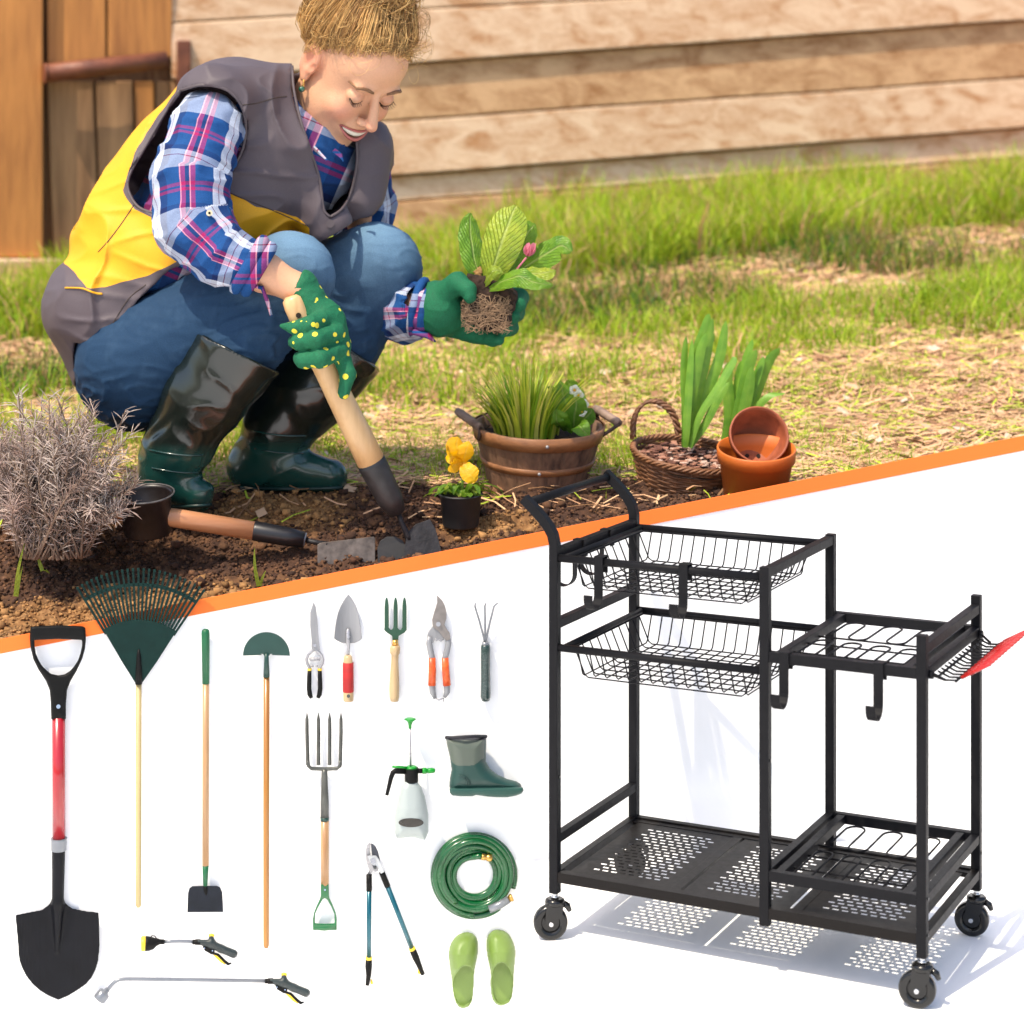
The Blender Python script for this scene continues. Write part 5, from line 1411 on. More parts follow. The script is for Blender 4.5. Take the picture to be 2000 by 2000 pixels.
for fn,lo,hi,y0,nm,ring in ((bootN,(215,560,-250),(590,1012,30),865,0,(312,865,-78)),(bootF,(410,560,-40),(780,975,210),850,0,(535,850,96))):
    bo=sdf_obj('boot',fn,lo,hi,3.6,pm,bootm,person,bat(y0),sm=1,disp=lambda V,fn: wrk(V,fn,3.2,.012,11,(1,1.4,1),1.2,.03))
    s=MB()
    cx_,cy_=(345,880) if fn is bootN else (545,842)
    q=onmesh(bo,[(cx_+dx,cy_+ (dx*.10)+8*math.cos(dx/50)) for dx in range(-52,56,5)],0)
    s.tube(q,.0022,6)
    q=onmesh(bo,[(cx_+dx,cy_+34+(dx*.10)+8*math.cos(dx/50)) for dx in range(-48,52,5)],0)
    if len(q)>2: s.tube(q,.0018,6)
    s.build('ankle_strap',mat('boot_strap_rubber',(.008,.04,.034),.2,coat=.6),bo)
    s=MB()
    q=[]
    for k in range(26):
        t=k/25
        if fn is bootN: p=(262+ (418-262)*t, 985+4*math.sin(t*3)); 
        else: p=(442+(676-442)*t, 952+3*math.sin(t*3))
        r_=onsurf(fn,p,.8); 
        if r_: q.append(pv(r_))
    if len(q)>2: s.tube(q,.0045,6); s.build('sole_edge',mat('boot_sole',(.006,.03,.026),.4),bo)
# vest
VP=[(600,70),(562,84),(500,90),(440,106),(390,128),(345,160),(300,208),(250,264),(205,326),(168,396),(143,452),(122,488),(100,540),(80,590),(82,640),(100,674),(116,720),(126,776),(152,780),(147,740),(142,700),(147,672),(205,695),(225,652),(270,582),(330,530),(380,508),(430,492),(480,458),(500,520),(620,520),(628,470),(660,452),(700,430),(728,424),(748,400),(765,350),(771,300),(768,268),(755,243),(735,232),(700,200),(660,60)]
VO=[(560,60),(570,120),(574,175),(588,238),(606,292),(624,350),(632,408),(645,424),(668,408),(684,380),(694,340),(698,300),(694,262),(700,190),(690,60)]
VA=[(352,176),(395,166),(440,174),(468,200),(480,240),(474,290),(452,335),(440,372),(446,400),(420,440),(370,440),(312,420),(270,404),(250,368),(256,335),(285,285),(318,228)]
def vbase(X,Y,Z,g):
    d=torso(X,Y,Z,g)
    d=smin(d,ell(X,Y,Z,(268,700,60),(128+g,118+g,165+g)),30)
    d=smin(d,ell(X,Y,Z,(205,600,60),(118+g,108+g,150+g)),40)
    # shoulders carried over the arm roots
    d=smin(d,caps(X,Y,Z,(600,190,60),(418,202,-96),56+g,70+g),26); d=smin(d,caps(X,Y,Z,(620,210,60),(718,290,150),46+g,54+g),24)
    d=smin(d,caps(X,Y,Z,(455,250,40),(275,452,60),128+g,128+g),30)
    d=smin(d,caps(X,Y,Z,(700,290,85),(700,385,70),58+g,46+g),26); d=smin(d,caps(X,Y,Z,(600,370,-10),(640,440,-20),50+g,40+g),26)
    return d
def vest(X,Y,Z):
    d=vbase(X,Y,Z,9); i=vbase(X,Y,Z,0)
    d=np.maximum(d,-i)
    d=smax(d,poly(X,Y,VP),6)
    o=poly(X,Y,VO); d=np.where(Z<95,smax(d,-o,3),d)
    a=poly(X,Y,VA); d=np.where(Z<-5,smax(d,-a,3),d)
    neck=caps(X,Y,Z,(612,262,40),(640,100,20),58,70); d=smax(d,-neck,4)
    d=smax(d,-(chainsdf(X,Y,Z,ARMF[:2],10)-4),4)
    return d
YP=[(356,150),(340,182),(300,240),(262,298),(240,372),(262,410),(312,430),(380,450),(438,372),(470,385),(500,404),(540,412),(580,424),(604,446),(600,500),(480,500),(478,462),(430,486),(350,510),(290,537),(235,553),(205,562),(170,562),(148,535),(124,512),(40,500),(60,300),(330,100)]
def vat(V): 
    return {'ymask':('FLOAT',poly(V[:,0],V[:,1],YP)+3*nz(V,.03,4))}
def vestmat():
    m,nt,b=newmat('vest_canvas'); L=nt.links
    a=N(nt,'ShaderNodeAttribute'); a.attribute_name='ymask'
    r=ramp(nt,a.outputs['Fac'],[(0,(.74,.36,.004)),(.5,(.085,.066,.076))],'CONSTANT')
    mr=N(nt,'ShaderNodeMapRange'); mr.inputs['From Min'].default_value=-4; mr.inputs['From Max'].default_value=4; L.new(a.outputs['Fac'],mr.inputs['Value']); L.new(mr.outputs['Result'],nt.nodes[r.node.name].inputs['Fac'])
    nn=N(nt,'ShaderNodeTexNoise',Scale=500,Detail=3); L.new(coords(nt),nn.inputs['Vector'])
    m2=N(nt,'ShaderNodeMapRange'); m2.inputs['To Min'].default_value=.85; m2.inputs['To Max'].default_value=1.15; L.new(nn.outputs['Fac'],m2.inputs['Value'])
    sc=N(nt,'ShaderNodeVectorMath',operation='SCALE'); L.new(r,sc.inputs[0]); L.new(m2.outputs['Result'],sc.inputs['Scale']); L.new(sc.outputs['Vector'],b.inputs['Base Color'])
    b.inputs['Roughness'].default_value=.62; bp=N(nt,'ShaderNodeBump',Strength=1,Distance=.0004); L.new(nn.outputs['Fac'],bp.inputs['Height']); L.new(bp.outputs['Normal'],b.inputs['Normal']); return m
ve=sdf_obj('vest',vest,(60,60,-260),(790,790,300),4.4,pm,vestmat(),person,vat,sm=1,disp=lambda V,fn: V+np.stack([nz(V,.012,1)*7,nz(V,.012,6)*7,-np.clip(1-np.abs(nz(V,.007,9,(1.6,.7,1)))*3.4,0,1)**2*13-np.clip(1-np.abs(nz(V,.011,29,(.6,1.6,1)))*3.4,0,1)**2*5+nz(V,.012,4)*5],1)*np.clip((760-V[:,0])/200,.3,1)[:,None])
grey=mat('vest_binding',(.085,.066,.072),.6,var=.1,scale=80)
def vf(X,Y,Z): return vbase(X,Y,Z,11)
s=MB()
for pl_,r_ in ((VA+[VA[0]],.0032),([(562,84)]+VO[1:8],.003),(VO[7:13],.003)):
    q=[]
    for p in spline(pl_,5):
        r=onsurf(vf,tuple(p),1)
        if r and r[2]<120: q.append(pv(r))
    s.tube(q,r_,7)
s.build('binding',grey,ve)
dseam=mat('dark_seam',(.05,.035,.03),.8)
for pl_ in ([(474,205),(500,202),(535,192),(560,188)],[(262,400),(235,440),(212,470),(192,492)],[(196,655),(215,640),(250,585),(285,556)],[(442,374),(475,388),(540,414),(598,440)]):
    q=onmesh(ve,[tuple(p) for p in spline(pl_,9)],.0001); s=MB(); s.tube(q,.0012,5); s.build('seam',dseam,ve)
s=MB(); r=onsurf(vf,(645,437),4) or (645,437,-60); s.tube([pv(r),pv((r[0],r[1],r[2]-5))],.0085,16); s.build('press_stud',grey,ve)
s=MB(); s.tube(onmesh(ve,[tuple(p) for p in spline([(128,562),(160,563),(185,572),(200,574)],5)],.0),.004,6,flat=.5); s.build('yellow_hem',mat('yellow_canvas',(.74,.36,.004),.6),ve)
# gloves
def glovemat(dots):
    m,nt,b=newmat('green_knit_glove'+('_dotted' if dots else '')); L=nt.links; v=coords(nt)
    nn=N(nt,'ShaderNodeTexNoise',Scale=600,Detail=2); L.new(v,nn.inputs['Vector'])
    g=ramp(nt,nn.outputs['Fac'],[(.3,(.0,.07,.028)),(.7,(.0,.15,.06))]); b.inputs['Roughness'].default_value=.8
    if dots:
        a=N(nt,'ShaderNodeAttribute'); a.attribute_name='front'
        vo=N(nt,'ShaderNodeTexVoronoi',Scale=46); vo.inputs['Randomness'].default_value=.75; L.new(v,vo.inputs['Vector'])
        lt=N(nt,'ShaderNodeMath',operation='LESS_THAN'); L.new(vo.outputs['Distance'],lt.inputs[0]); lt.inputs[1].default_value=.27
        ml=N(nt,'ShaderNodeMath',operation='MULTIPLY'); L.new(lt.outputs[0],ml.inputs[0]); L.new(a.outputs['Fac'],ml.inputs[1])
        mx=N(nt,'ShaderNodeMix'); mx.data_type='RGBA'; L.new(ml.outputs[0],mx.inputs[0]); L.new(g,mx.inputs[6]); mx.inputs[7].default_value=(.72,.60,.04,1); L.new(mx.outputs[2],b.inputs['Base Color'])
        bp=N(nt,'ShaderNodeBump',Strength=.6,Distance=.002); L.new(ml.outputs[0],bp.inputs['Height']); L.new(bp.outputs['Normal'],b.inputs['Normal'])
    else:
        L.new(g,b.inputs['Base Color']); bp=N(nt,'ShaderNodeBump',Strength=1,Distance=.0008); L.new(nn.outputs['Fac'],bp.inputs['Height']); L.new(bp.outputs['Normal'],b.inputs['Normal'])
    return m
def gl1(X,Y,Z):
    Z=Z+36
    d=chainsdf(X,Y,Z,[((585,562,-205),38),((602,592,-207),36),((622,625,-212),40),((650,675,-216),36)],10)
    d=smin(d,ell(X,Y,Z,(640,640,-222),(38,52,26)),12)
    for ch in ([((640,618,-235),17),((606,634,-270),17),((575,640,-262),13),((551,637,-250),5)],
               [((656,650,-240),19),((616,663,-277),18),((584,668,-262),16),((576,668,-238),14)],
               [((662,684,-238),19),((626,700,-277),19),((594,703,-262),17),((586,700,-238),14)],
               [((664,688,-226),19),((679,730,-238),16),((671,769,-248),11.5)],
               [((604,604,-190),20),((590,650,-186),17),((610,690,-186),14)]):
        d=smin(d,chainsdf(X,Y,Z,ch,6),4)
    d=smax(d,-((X-574)*.86+(Y-556)*.5-2),3); return d
g1=sdf_obj('glove',gl1,(530,520,-346),(705,790,-186),2.4,pm,glovemat(True),person,lambda V:{'front':('FLOAT',((V[:,0]+ (V[:,1]-600)*.3)>612)|(V[:,2]<-298)*(V[:,1]>620))},sm=1,disp=lambda V,fn: wrk(V,fn,1.2,.05,4))
def gl2(X,Y,Z):
    d=chainsdf(X,Y,Z,[((822,600,-2),47),((858,603,-16),53),((900,606,6),46)],12)
    d=smin(d,ell(X,Y,Z,(905,612,20),(60,48,30)),14)
    for ch in ([((868,574,-45),26),((893,553,-66),22),((914,566,-86),17),((917,580,-92),13)],
               [((935,585,35),24),((985,572,30),20),((1014,582,-5),18),((1013,596,-45),15)],
               [((935,605,35),24),((985,602,30),20),((1008,610,-10),17),((1002,618,-52),15)],
               [((930,625,30),24),((975,632,20),19),((997,640,-15),16),((988,644,-52),14)],
               [((890,640,10),22),((930,652,-10),19),((962,660,-36),16),((974,664,-52),12)]):
        d=smin(d,chainsdf(X,Y,Z,ch,6),4)
    d=smax(d,-((X-822)*.96+(Y-600)*.2-2),3); return d
g2=sdf_obj('glove',gl2,(810,520,-120),(1045,690,90),2.8,pm,glovemat(False),person,None,sm=1,disp=lambda V,fn: wrk(V,fn,1.5,.03,4))
reloc(person)
# ================================================================= plants, pots, hand tools in the bed
def leafm(s,pts,wd,side,cup=.25,mi=0,ripple=.0,nx=7,tipw=.0,prof=None,seed=0):
    """pts: (u,v,w) centre line; wd: half width px; side: vector (u,v,w) across the blade"""
    C=spline(pts,6); n=len(C); vb=len(s.v); sd=np.array(side,float); sd/=np.linalg.norm(sd); b=[]
    for i,c in enumerate(C):
        t=i/(n-1); tg=C[min(i+1,n-1)]-C[max(i-1,0)]; tg=tg/(np.linalg.norm(tg)+1e-9)
        a=sd-tg*(sd@tg); a/=np.linalg.norm(a)+1e-9; nr=np.cross(tg,a)
        w_=wd*(prof(t) if prof else math.sin(math.pi*min(1,t*.93+.05))**.75)
        for k in range(nx):
            q=(k/(nx-1)-.5)*2; rp=ripple*math.sin(t*38+q*3+seed)*abs(q)**1.5+ripple*.8*math.sin(t*22+abs(q)*6+seed)
            p=c+a*w_*q+nr*(cup*w_*(abs(q)**1.4)+rp); s.lu[vb+len(b)]=(q,t,0); b.append(pv(p))
    fs=[(i*nx+k,i*nx+k+1,(i+1)*nx+k+1,(i+1)*nx+k) for i in range(n-1) for k in range(nx-1)]
    s.add(b,fs,mi,True); return s
def leafmat(name,col,col2,trans=.35,vein=1):
    m,nt,b=newmat(name); L=nt.links; v=coords(nt)
    n1=N(nt,'ShaderNodeTexNoise',Scale=35,Detail=5); L.new(v,n1.inputs['Vector'])
    c=ramp(nt,n1.outputs['Fac'],[(.3,col2),(.7,col)]); L.new(c,b.inputs['Base Color']); b.inputs['Roughness'].default_value=.45
    vo=N(nt,'ShaderNodeTexVoronoi',Scale=110); vo.feature='DISTANCE_TO_EDGE'; L.new(v,vo.inputs['Vector'])
    at=N(nt,'ShaderNodeAttribute'); at.attribute_name='lu'; sp=N(nt,'ShaderNodeSeparateXYZ'); L.new(at.outputs['Vector'],sp.inputs[0])
    ab=N(nt,'ShaderNodeMath',operation='ABSOLUTE'); L.new(sp.outputs[0],ab.inputs[0])
    m1=N(nt,'ShaderNodeMath',operation='MULTIPLY_ADD'); L.new(ab.outputs[0],m1.inputs[0]); m1.inputs[1].default_value=-.33; L.new(sp.outputs[1],m1.inputs[2])
    m2=N(nt,'ShaderNodeMath',operation='MULTIPLY'); L.new(m1.outputs[0],m2.inputs[0]); m2.inputs[1].default_value=13
    m3=N(nt,'ShaderNodeMath',operation='PINGPONG'); L.new(m2.outputs[0],m3.inputs[0]); m3.inputs[1].default_value=.5
    mr=N(nt,'ShaderNodeMapRange'); L.new(m3.outputs[0],mr.inputs['Value']); mr.inputs['From Max'].default_value=.14
    mb=N(nt,'ShaderNodeMapRange'); L.new(ab.outputs[0],mb.inputs['Value']); mb.inputs['From Min'].default_value=.03; mb.inputs['From Max'].default_value=.12
    mn=N(nt,'ShaderNodeMath',operation='MINIMUM'); L.new(mr.outputs[0],mn.inputs[0]); L.new(mb.outputs[0],mn.inputs[1])
    hh=N(nt,'ShaderNodeMath',operation='MULTIPLY_ADD'); L.new(vo.outputs['Distance'],hh.inputs[0]); hh.inputs[1].default_value=.8; L.new(mn.outputs[0],hh.inputs[2])
    bp=N(nt,'ShaderNodeBump',Strength=.9*vein,Distance=.003); L.new(hh.outputs[0],bp.inputs['Height']); L.new(bp.outputs['Normal'],b.inputs['Normal'])
    mc=N(nt,'ShaderNodeMix'); mc.data_type='RGBA'; mc.blend_type='MIX'; f1=N(nt,'ShaderNodeMath',operation='MULTIPLY_ADD'); L.new(mb.outputs[0],f1.inputs[0]); f1.inputs[1].default_value=-.4*vein; f1.inputs[2].default_value=.4*vein
    L.new(f1.outputs[0],mc.inputs[0]); L.new(c,mc.inputs[6]); mc.inputs[7].default_value=(.55,.62,.22,1); c=mc.outputs[2]; L.new(c,b.inputs['Base Color'])
    add_translucent(m,None,trans,c); return m
lg=leafmat('crinkled_green_leaf',(.24,.44,.03),(.11,.28,.02),.42); lg2=leafmat('yellow_green_leaf',(.42,.5,.04),(.25,.38,.03)); bl=leafmat('smooth_bulb_leaf',(.22,.42,.04),(.12,.30,.025),.3,.12)
peat=mat('dark_peat',(.030,.014,.008),.95,var=.6,scale=60,bump=.004,bscale=180)
rootm=mat('pale_roots',(.30,.19,.11),.8,var=.3,scale=60)
# ---- held seedling
t=thing('seedling','leafy primrose seedling with bare root ball held in the green glove','seedling',tuple(pv((955,600,-45))))
def f(X,Y,Z):
    o=poly(X,Y,[(915,536),(950,540),(1000,562),(1010,574),(1004,600),(992,640),(975,648),(940,640),(903,622),(905,600),(914,570)])
    return smax(o,np.abs(Z+38)-46,14)
rb=sdf_obj('root_ball',f,(892,525,-92),(1020,658,16),3,pm,peat,t,sm=1,disp=lambda V,fn:V+grad(fn,V,1)*(nz(V,.06,1)*5+nz(V,.15,2)*3)[:,None])
s=MB(); random.seed(11)
for i in range(190):
    u=random.uniform(905,995); v=random.uniform(585,642); w=-84+random.uniform(-3,3); an=random.uniform(0,6.28); pts=[]
    for k in range(7):
        pts.append(pv((u,v,w-2+random.uniform(-2,2)))); an+=random.uniform(-.8,.8); u+=9*math.cos(an); v+=7*math.sin(an); an+=(2.2 if (u>994 or u<908 or v>646 or v<578) else 0); u=min(1003,max(900,u))
    s.tube(pts,random.uniform(.0004,.0009),4)
s.build('roots',rootm,rb)
def single(name,parent,mt,*a,**k):
    s=MB(); leafm(s,*a,**k); return s.build(name,mt,parent)
LV=[([(945,560,-50),(930,520,-55),(922,480,-45),(918,440,-30),(919,416,-20)],24,(1,-.1,.5),lg),
    ([(955,560,-60),(968,510,-75),(985,460,-80),(1000,420,-70),(1008,401,-60)],37,(1,.35,-.2),lg2),
    ([(965,555,-55),(1000,510,-60),(1022,470,-62),(1038,445,-58),(1046,438,-50)],22,(.9,.6,.3),lg),
    ([(970,560,-45),(1020,525,-40),(1060,500,-48),(1095,480,-62),(1116,492,-72)],27,(.4,.9,-.5),lg),
    ([(960,565,-80),(1000,545,-110),(1035,535,-125),(1070,532,-125),(1085,528,-120)],20,(.2,.8,-.8),lg2),
    ([(955,565,-85),(985,548,-120),(1015,540,-140),(1045,552,-150),(1080,556,-150)],19,(.1,.9,-.6),lg),
    ([(945,560,-80),(955,540,-100),(962,530,-108),(972,528,-110),(984,534,-112)],12,(.6,.7,-.5),lg2),
    ([(940,560,-50),(932,540,-60),(934,528,-60),(938,520,-55)],8,(1,0,-.3),mat('wilted_leaf',(.28,.15,.04),.7,var=.4,scale=60)),
    ([(950,565,-40),(975,545,0),(1000,548,10),(1030,556,6),(1065,560,0)],14,(.1,.8,-.8),lg)]
for a in LV: single('leaf',t,a[3],a[0],a[1]*1.08,a[2],.22,0,1.6,9)
s=MB()
pinkm=mat('pink_petal',(.72,.22,.30),.5,var=.2,scale=40,trans=.3)
for k in range(6):
    an=k*1.05; leafm(s,[(1030,500,-72),(1034+6*math.cos(an),488,-76+6*math.sin(an)),(1038+9*math.cos(an),474,-76+8*math.sin(an))],9,(math.sin(an),0.1,-math.cos(an)+.1),.3)
s.tube([pv((985,552,-60)),pv((1010,525,-68)),pv((1028,503,-72))],.0022,6); s.build('flower',pinkm,t); reloc(t)
# ---- hoe in the hand
dirt=mat('soil_dusted_steel',(.022,.021,.024),.55,.3,var=.5,scale=40,bump=.001)
t=thing('hand_hoe','short hoe with pale wooden handle, gripped by the glove, blade in the soil','hoe',tuple(pv((790,1050,-180))))
blond_w=wood('pale_ash_handle',(.66,.42,.20),(.46,.25,.10),'Z',14,.4,coat=.15)
def rod3(name,pts,rads,mt,parent,n=18):
    s=MB(); s.tube([pv(p) for p in pts],[r/PS for r in rads],n); return s.build(name,mt,parent)
h=rod3('handle',[(568,578,-274),(570,584,-274),(576,598,-272),(640,728,-252),(700,850,-220),(728,908,-204)],[11,18,20,22.5,25.5,26.5],blond_w,t)
rod3('hang_hole',[(583,616,-290),(583,616,-293)],[5,5],mat('dark_hole',(.02,.01,.005),.9),h,10)
rod3('ferrule',[(724,900,-206),(728,908,-204),(762,975,-192),(776,1001,-186)],[27,27.5,24.5,17],mat('worn_black_sleeve',(.022,.021,.022),.5,var=.4,scale=40,bump=.0006),t)
rod3('neck',[(776,998,-186),(785,1022,-184),(796,1046,-182),(800,1058,-180)],[5,4.5,6,8],dirt,t,10)
def plate3(name,pts,th,mt,parent,nrm=(0,0,1),bev=.0008):
    """outline points (u,v,w); thickness in px along nrm"""
    s=MB(); n=len(pts); q=np.array(nrm,float)*th
    a=[pv(np.array(p,float)) for p in pts]; b=[pv(np.array(p,float)+q) for p in pts]
    s.add(a+b,[tuple(range(n)),tuple(reversed(range(n,2*n)))]+[(i,i+n,(i+1)%n+n,(i+1)%n) for i in range(n)])
    return fixn(s.build(name,mt,parent,bev))
plate3('blade',[(786,1098,-200),(792,1060,-190),(796,1040,-184),(812,1024,-176),(840,1014,-170),(851,1034,-174),(862,1075,-186),(866,1110,-196)],3,dirt,t)
plate3('weeder_blade',[(738,1100,-190),(737,1070,-182),(743,1056,-178),(756,1048,-175),(772,1048,-174),(786,1055,-176),(796,1072,-182),(800,1100,-190)],3,mat('dark_blade_steel',(.012,.012,.014),.6),t)  # second blade in a darker, plainer steel
reloc(t)
# ---- hoe lying on the soil
t=thing('hand_hoe','short hoe with orange-brown wooden handle lying flat on the soil','hoe',tuple(pv((500,1040,-175))))
rod3('handle',[(150,982,-205),(205,991,-200),(350,1013,-190),(497,1037,-180)],[16,17,17.5,17.5],wood('reddish_beech_handle',(.50,.23,.11),(.36,.15,.06),'X',14,.4,coat=.2),t)
rod3('ferrule',[(494,1036.5,-180),(498,1037,-180),(560,1048,-177),(594,1054,-175)],[17,18.5,17.5,15],mat('black_rubber_sleeve',(.010,.010,.013),.35),t)
rod3('ring',[(590,1053,-175),(597,1054.5,-175)],[13,13.5],silv,t,16)
rod3('neck',[(594,1054,-175),(615,1059,-176),(640,1063,-178)],[5,4.5,5],dirt,t,10)
plate3('blade',[(620,1120,-196),(620,1064,-184),(626,1060,-183),(730,1048,-172),(733,1052,-172),(733,1110,-186)],3,mat('scratched_steel',(.16,.13,.11),.4,.5,var=.5,scale=60),t)
reloc(t)
# ---- generic pot
def lathe(s,M,prof,n=40,mi=0,ox=1.0,wob=None):
    vs=[];m=len(prof)
    for i in range(n):
        a=2*math.pi*i/n
        for (r,z) in prof:
            k=wob(a,z) if wob else 1
            vs.append(M@Vector((r*math.cos(a)*k*ox,r*math.sin(a)*k,z)))
    fs=[(i*m+j,((i+1)%n)*m+j,((i+1)%n)*m+j+1,i*m+j+1) for i in range(n) for j in range(m-1)]
    s.add(vs,fs,mi,True)
    return s
def potM(u,v,D,tx=0,ty=0,tz=0):
    """base centre at a pixel/depth; tilts in degrees about X and Y"""
    return Matrix.Translation(P(u,v,D))@Matrix.Rotation(R(ty),4,'Y')@Matrix.Rotation(R(tx),4,'X')@Matrix.Rotation(R(tz),4,'Z')
def pot(name,label,M,r1,r0,h,mt,rim=.012,rimw=.003,soil=None,group=None,holes=False):
    t=thing(name,label,'plant pot',tuple(M.translation),group)
    s=MB(); lathe(s,M,[(0.0001,.002),(r0*.96,0),(r0,.003),(r1-rimw-.001,h-rim),(r1,h-rim+.001),(r1+rimw*.3,h-.002),(r1,h),(r1-.003,h),(r1-.005,h-rim),(r0-.002,.006),(.0001,.006)],44); s.build('pot_wall',mt,t)
    if holes:
        s=MB()
        for k in range(7):
            a=k*2*math.pi/6; rr=r0*.6 if k<6 else 0
            c=M@Vector((rr*math.cos(a),rr*math.sin(a),.0068)); n_=(M.to_3x3()@Vector((0,0,1))); s.tube([c,c+n_*.0006],r0*.11,12)
        s.build('drain_holes',mat('dark_drain_hole',(.012,.006,.004),.9),t)
    if soil:
        s=MB(); lathe(s,M,[(.0001,h*soil+.004),(r1*.5,h*soil+.002),(r1*.93*(.4+.6*soil)+r0*0,h*soil)],30); s.build('potting_soil',peat,t)
    reloc(t); return t
bpot=mat('black_plastic_pot',(.012,.008,.008),.4,var=.3,scale=30,bump=.0004)
pot('plant_pot','empty black plastic pot standing in the soil before the near boot',potM(289,1041,4.10,11,-2),.0550,.047,.083,bpot,.006,.003)
_pt=[o for o in bpy.data.objects if o.get('label','').startswith('empty black')][0]
_M=potM(289,1041,4.10,11,-2); s=MB(); s.tube([_M@Vector((.0575*math.cos(a),.0575*math.sin(a),.083)) for a in np.linspace(0,2*math.pi,40,endpoint=False)],.0016,6,closed=True)
_r=s.build('rim',mat('worn_grey_rim',(.10,.095,.095),.4),_pt); _r.matrix_parent_inverse=Matrix.Translation(-Vector(_pt.location))
# ---- yellow pansy
pot('plant_pot','small black plastic pot holding the yellow pansy',potM(900,1027,4.20,4),.0455,.037,.068,mat('charcoal_pot',(.022,.022,.024),.5,var=.2,scale=40),.004,.002,.9)
t=thing('pansy','yellow pansy with one big bloom and small green leaves in a black pot','flower',tuple(P(900,965,4.2)))
W0=(4.2-D0)*PS
ym=leafmat('yellow_petal',(.90,.56,.005),(.85,.42,.0),.35,.3)
for pts,wd,sd in (([(905,905,0),(895,885,-6),(892,866,-2),(896,854,4)],22,(1,.2,.3)),([(905,905,0),(888,895,-12),(878,885,-14),(874,870,-10)],15,(.4,1,.3)),([(905,905,-2),(908,890,-14),(912,875,-16),(916,862,-10)],17,(1,.1,.2)),([(903,903,-4),(890,908,-16),(882,908,-18),(879,900,-16)],15,(.3,1,.4)),([(905,903,-4),(914,920,-18),(922,932,-22),(930,940,-20)],19,(1,-.7,.3))):
    single('petal',t,ym,[(u,v,w+W0) for u,v,w in pts],wd,sd,.18,0,1.0,7)
rod3('stem',[(905,985,W0),(903,950,W0+2),(904,925,W0+4),(906,905,W0+2)],[2.5,2.5,2.4,2.5],bl,t,8)
random.seed(5)
for k in range(26):
    a=k*2.4; r=random.uniform(18,76); cu,cw=900+math.cos(a)*r,math.sin(a)*r*.8; up=random.uniform(8,34)
    single('leaf',t,lg2 if k%3==0 else lg,[(900+(cu-900)*.2,975,W0+cw*.2),(900+(cu-900)*.6,975-up*.9,W0+cw*.6),(cu,975-up*.7,W0+cw),(cu+(cu-900)*.15,975-up*.3,W0+cw*1.1)],random.uniform(6,10),(-math.sin(a),0.15,math.cos(a)),.2,0,.5,5)
reloc(t)
# ---- wooden bucket with handles
t=thing('bucket_planter','weathered stave bucket with two hoops and side handles beside the pansy','planter',tuple(P(1046,960,4.45)))
M=potM(1048,962,4.45,7,1.5)
stave=wood('weathered_stave',(.24,.13,.075),(.045,.025,.018),'Z',14,.7,stretch=.12,bump=.003)
hoopm=wood('brown_hoop',(.30,.13,.05),(.13,.05,.02),'X',20,.5,stretch=.3)
NST=16
def stw(a,z):
    q=(a*NST/(2*math.pi))%1; e=min(q,1-q); return 1-.022*math.exp(-(e/.035)**2)+.006*noise.noise(Vector((int(a*NST/(2*math.pi))*3.1,z*20,0)))
s=MB(); Ht=.152; lathe(s,M,[(.0001,.004),(.100,0),(.104,.002),(.110,.03),(.122,.08),(.136,.13),(.141,Ht-.004),(.139,Ht),(.131,Ht),(.128,.12),(.100,.012),(.0001,.012)],192,wob=stw); s.build('staves',stave,t)
for z0,z1h,ra,rbx in ((.124,Ht+.001,.139,.1455),(.068,.082,.1215,.1265)):
    s=MB(); lathe(s,M,[(ra-.004,z0),(ra,z0),(rbx,z1h),(rbx-.004,z1h+.001)],64); s.build('hoop',hoopm,t)
s=MB()
for a,z in ((-1.45,.139),(-1.55,.075)): 
    p=M@Vector((.1435 if z>.1 else .126,0,z)); p=M@Vector((math.cos(a)*(.145 if z>.1 else .1265),math.sin(a)*(.145 if z>.1 else .1265),z)); s.sphere(p,.004,8,6)
s.build('rivets',steel2,t)
s=MB(); lathe(s,M,[(.0001,.132),(.07,.130),(.130,.126)],30); s.build('potting_soil',peat,t)
gripm=wood('dark_turned_grip',(.32,.22,.17),(.14,.085,.06),'X',30,.6)
for sg in (-1,1):
    hd=bpy.data.objects.new('handle',None); COL.objects.link(hd); hd.parent=t
    rt=M.to_3x3(); c=M@Vector((sg*.150,-.03 if sg<0 else .035,.166)); dx=rt@Vector((sg*-.035,-.045,-.012)) if sg<0 else rt@Vector((.035,-.042,-.012))
    s=MB(); pts=[c-dx*.75+dx*1.5*k/8 for k in range(9)]; s.tube(pts,[.008,.0098,.009,.0098,.009,.0098,.009,.0098,.0075],12); o=s.build('wood_grip',gripm,hd)
    s=MB(); att1=M@Vector((sg*.128,-.075 if sg<0 else -.03,.132)); att2=M@Vector((sg*.135,.03 if sg<0 else .08,.140))
    s.tube([pts[-1],(pts[-1]+att1)/2+Vector((0,-.006,0)),att1],.0042,7); s.tube([pts[0],(pts[0]+att2)/2,att2],.0042,7); s.build('wire_bail',mat('rusty_wire',(.09,.05,.035),.6,.4,var=.4,scale=90),hd)
    hd.matrix_parent_inverse=Matrix.Translation(-Vector(t.location))
for c in t.children: c.matrix_parent_inverse=Matrix.Translation(-Vector(t.location))
t=thing('grass_plant','spiky yellow-green ornamental grass clump in the stave bucket','grass plant',tuple(M@Vector((-.03,0,.13))))
s=MB(); random.seed(3); vs_=[]
gm_=attrmat('variegated_blades','tint',.45,trans=.35,var=.12); V_=[];Q_=[];C_=[]
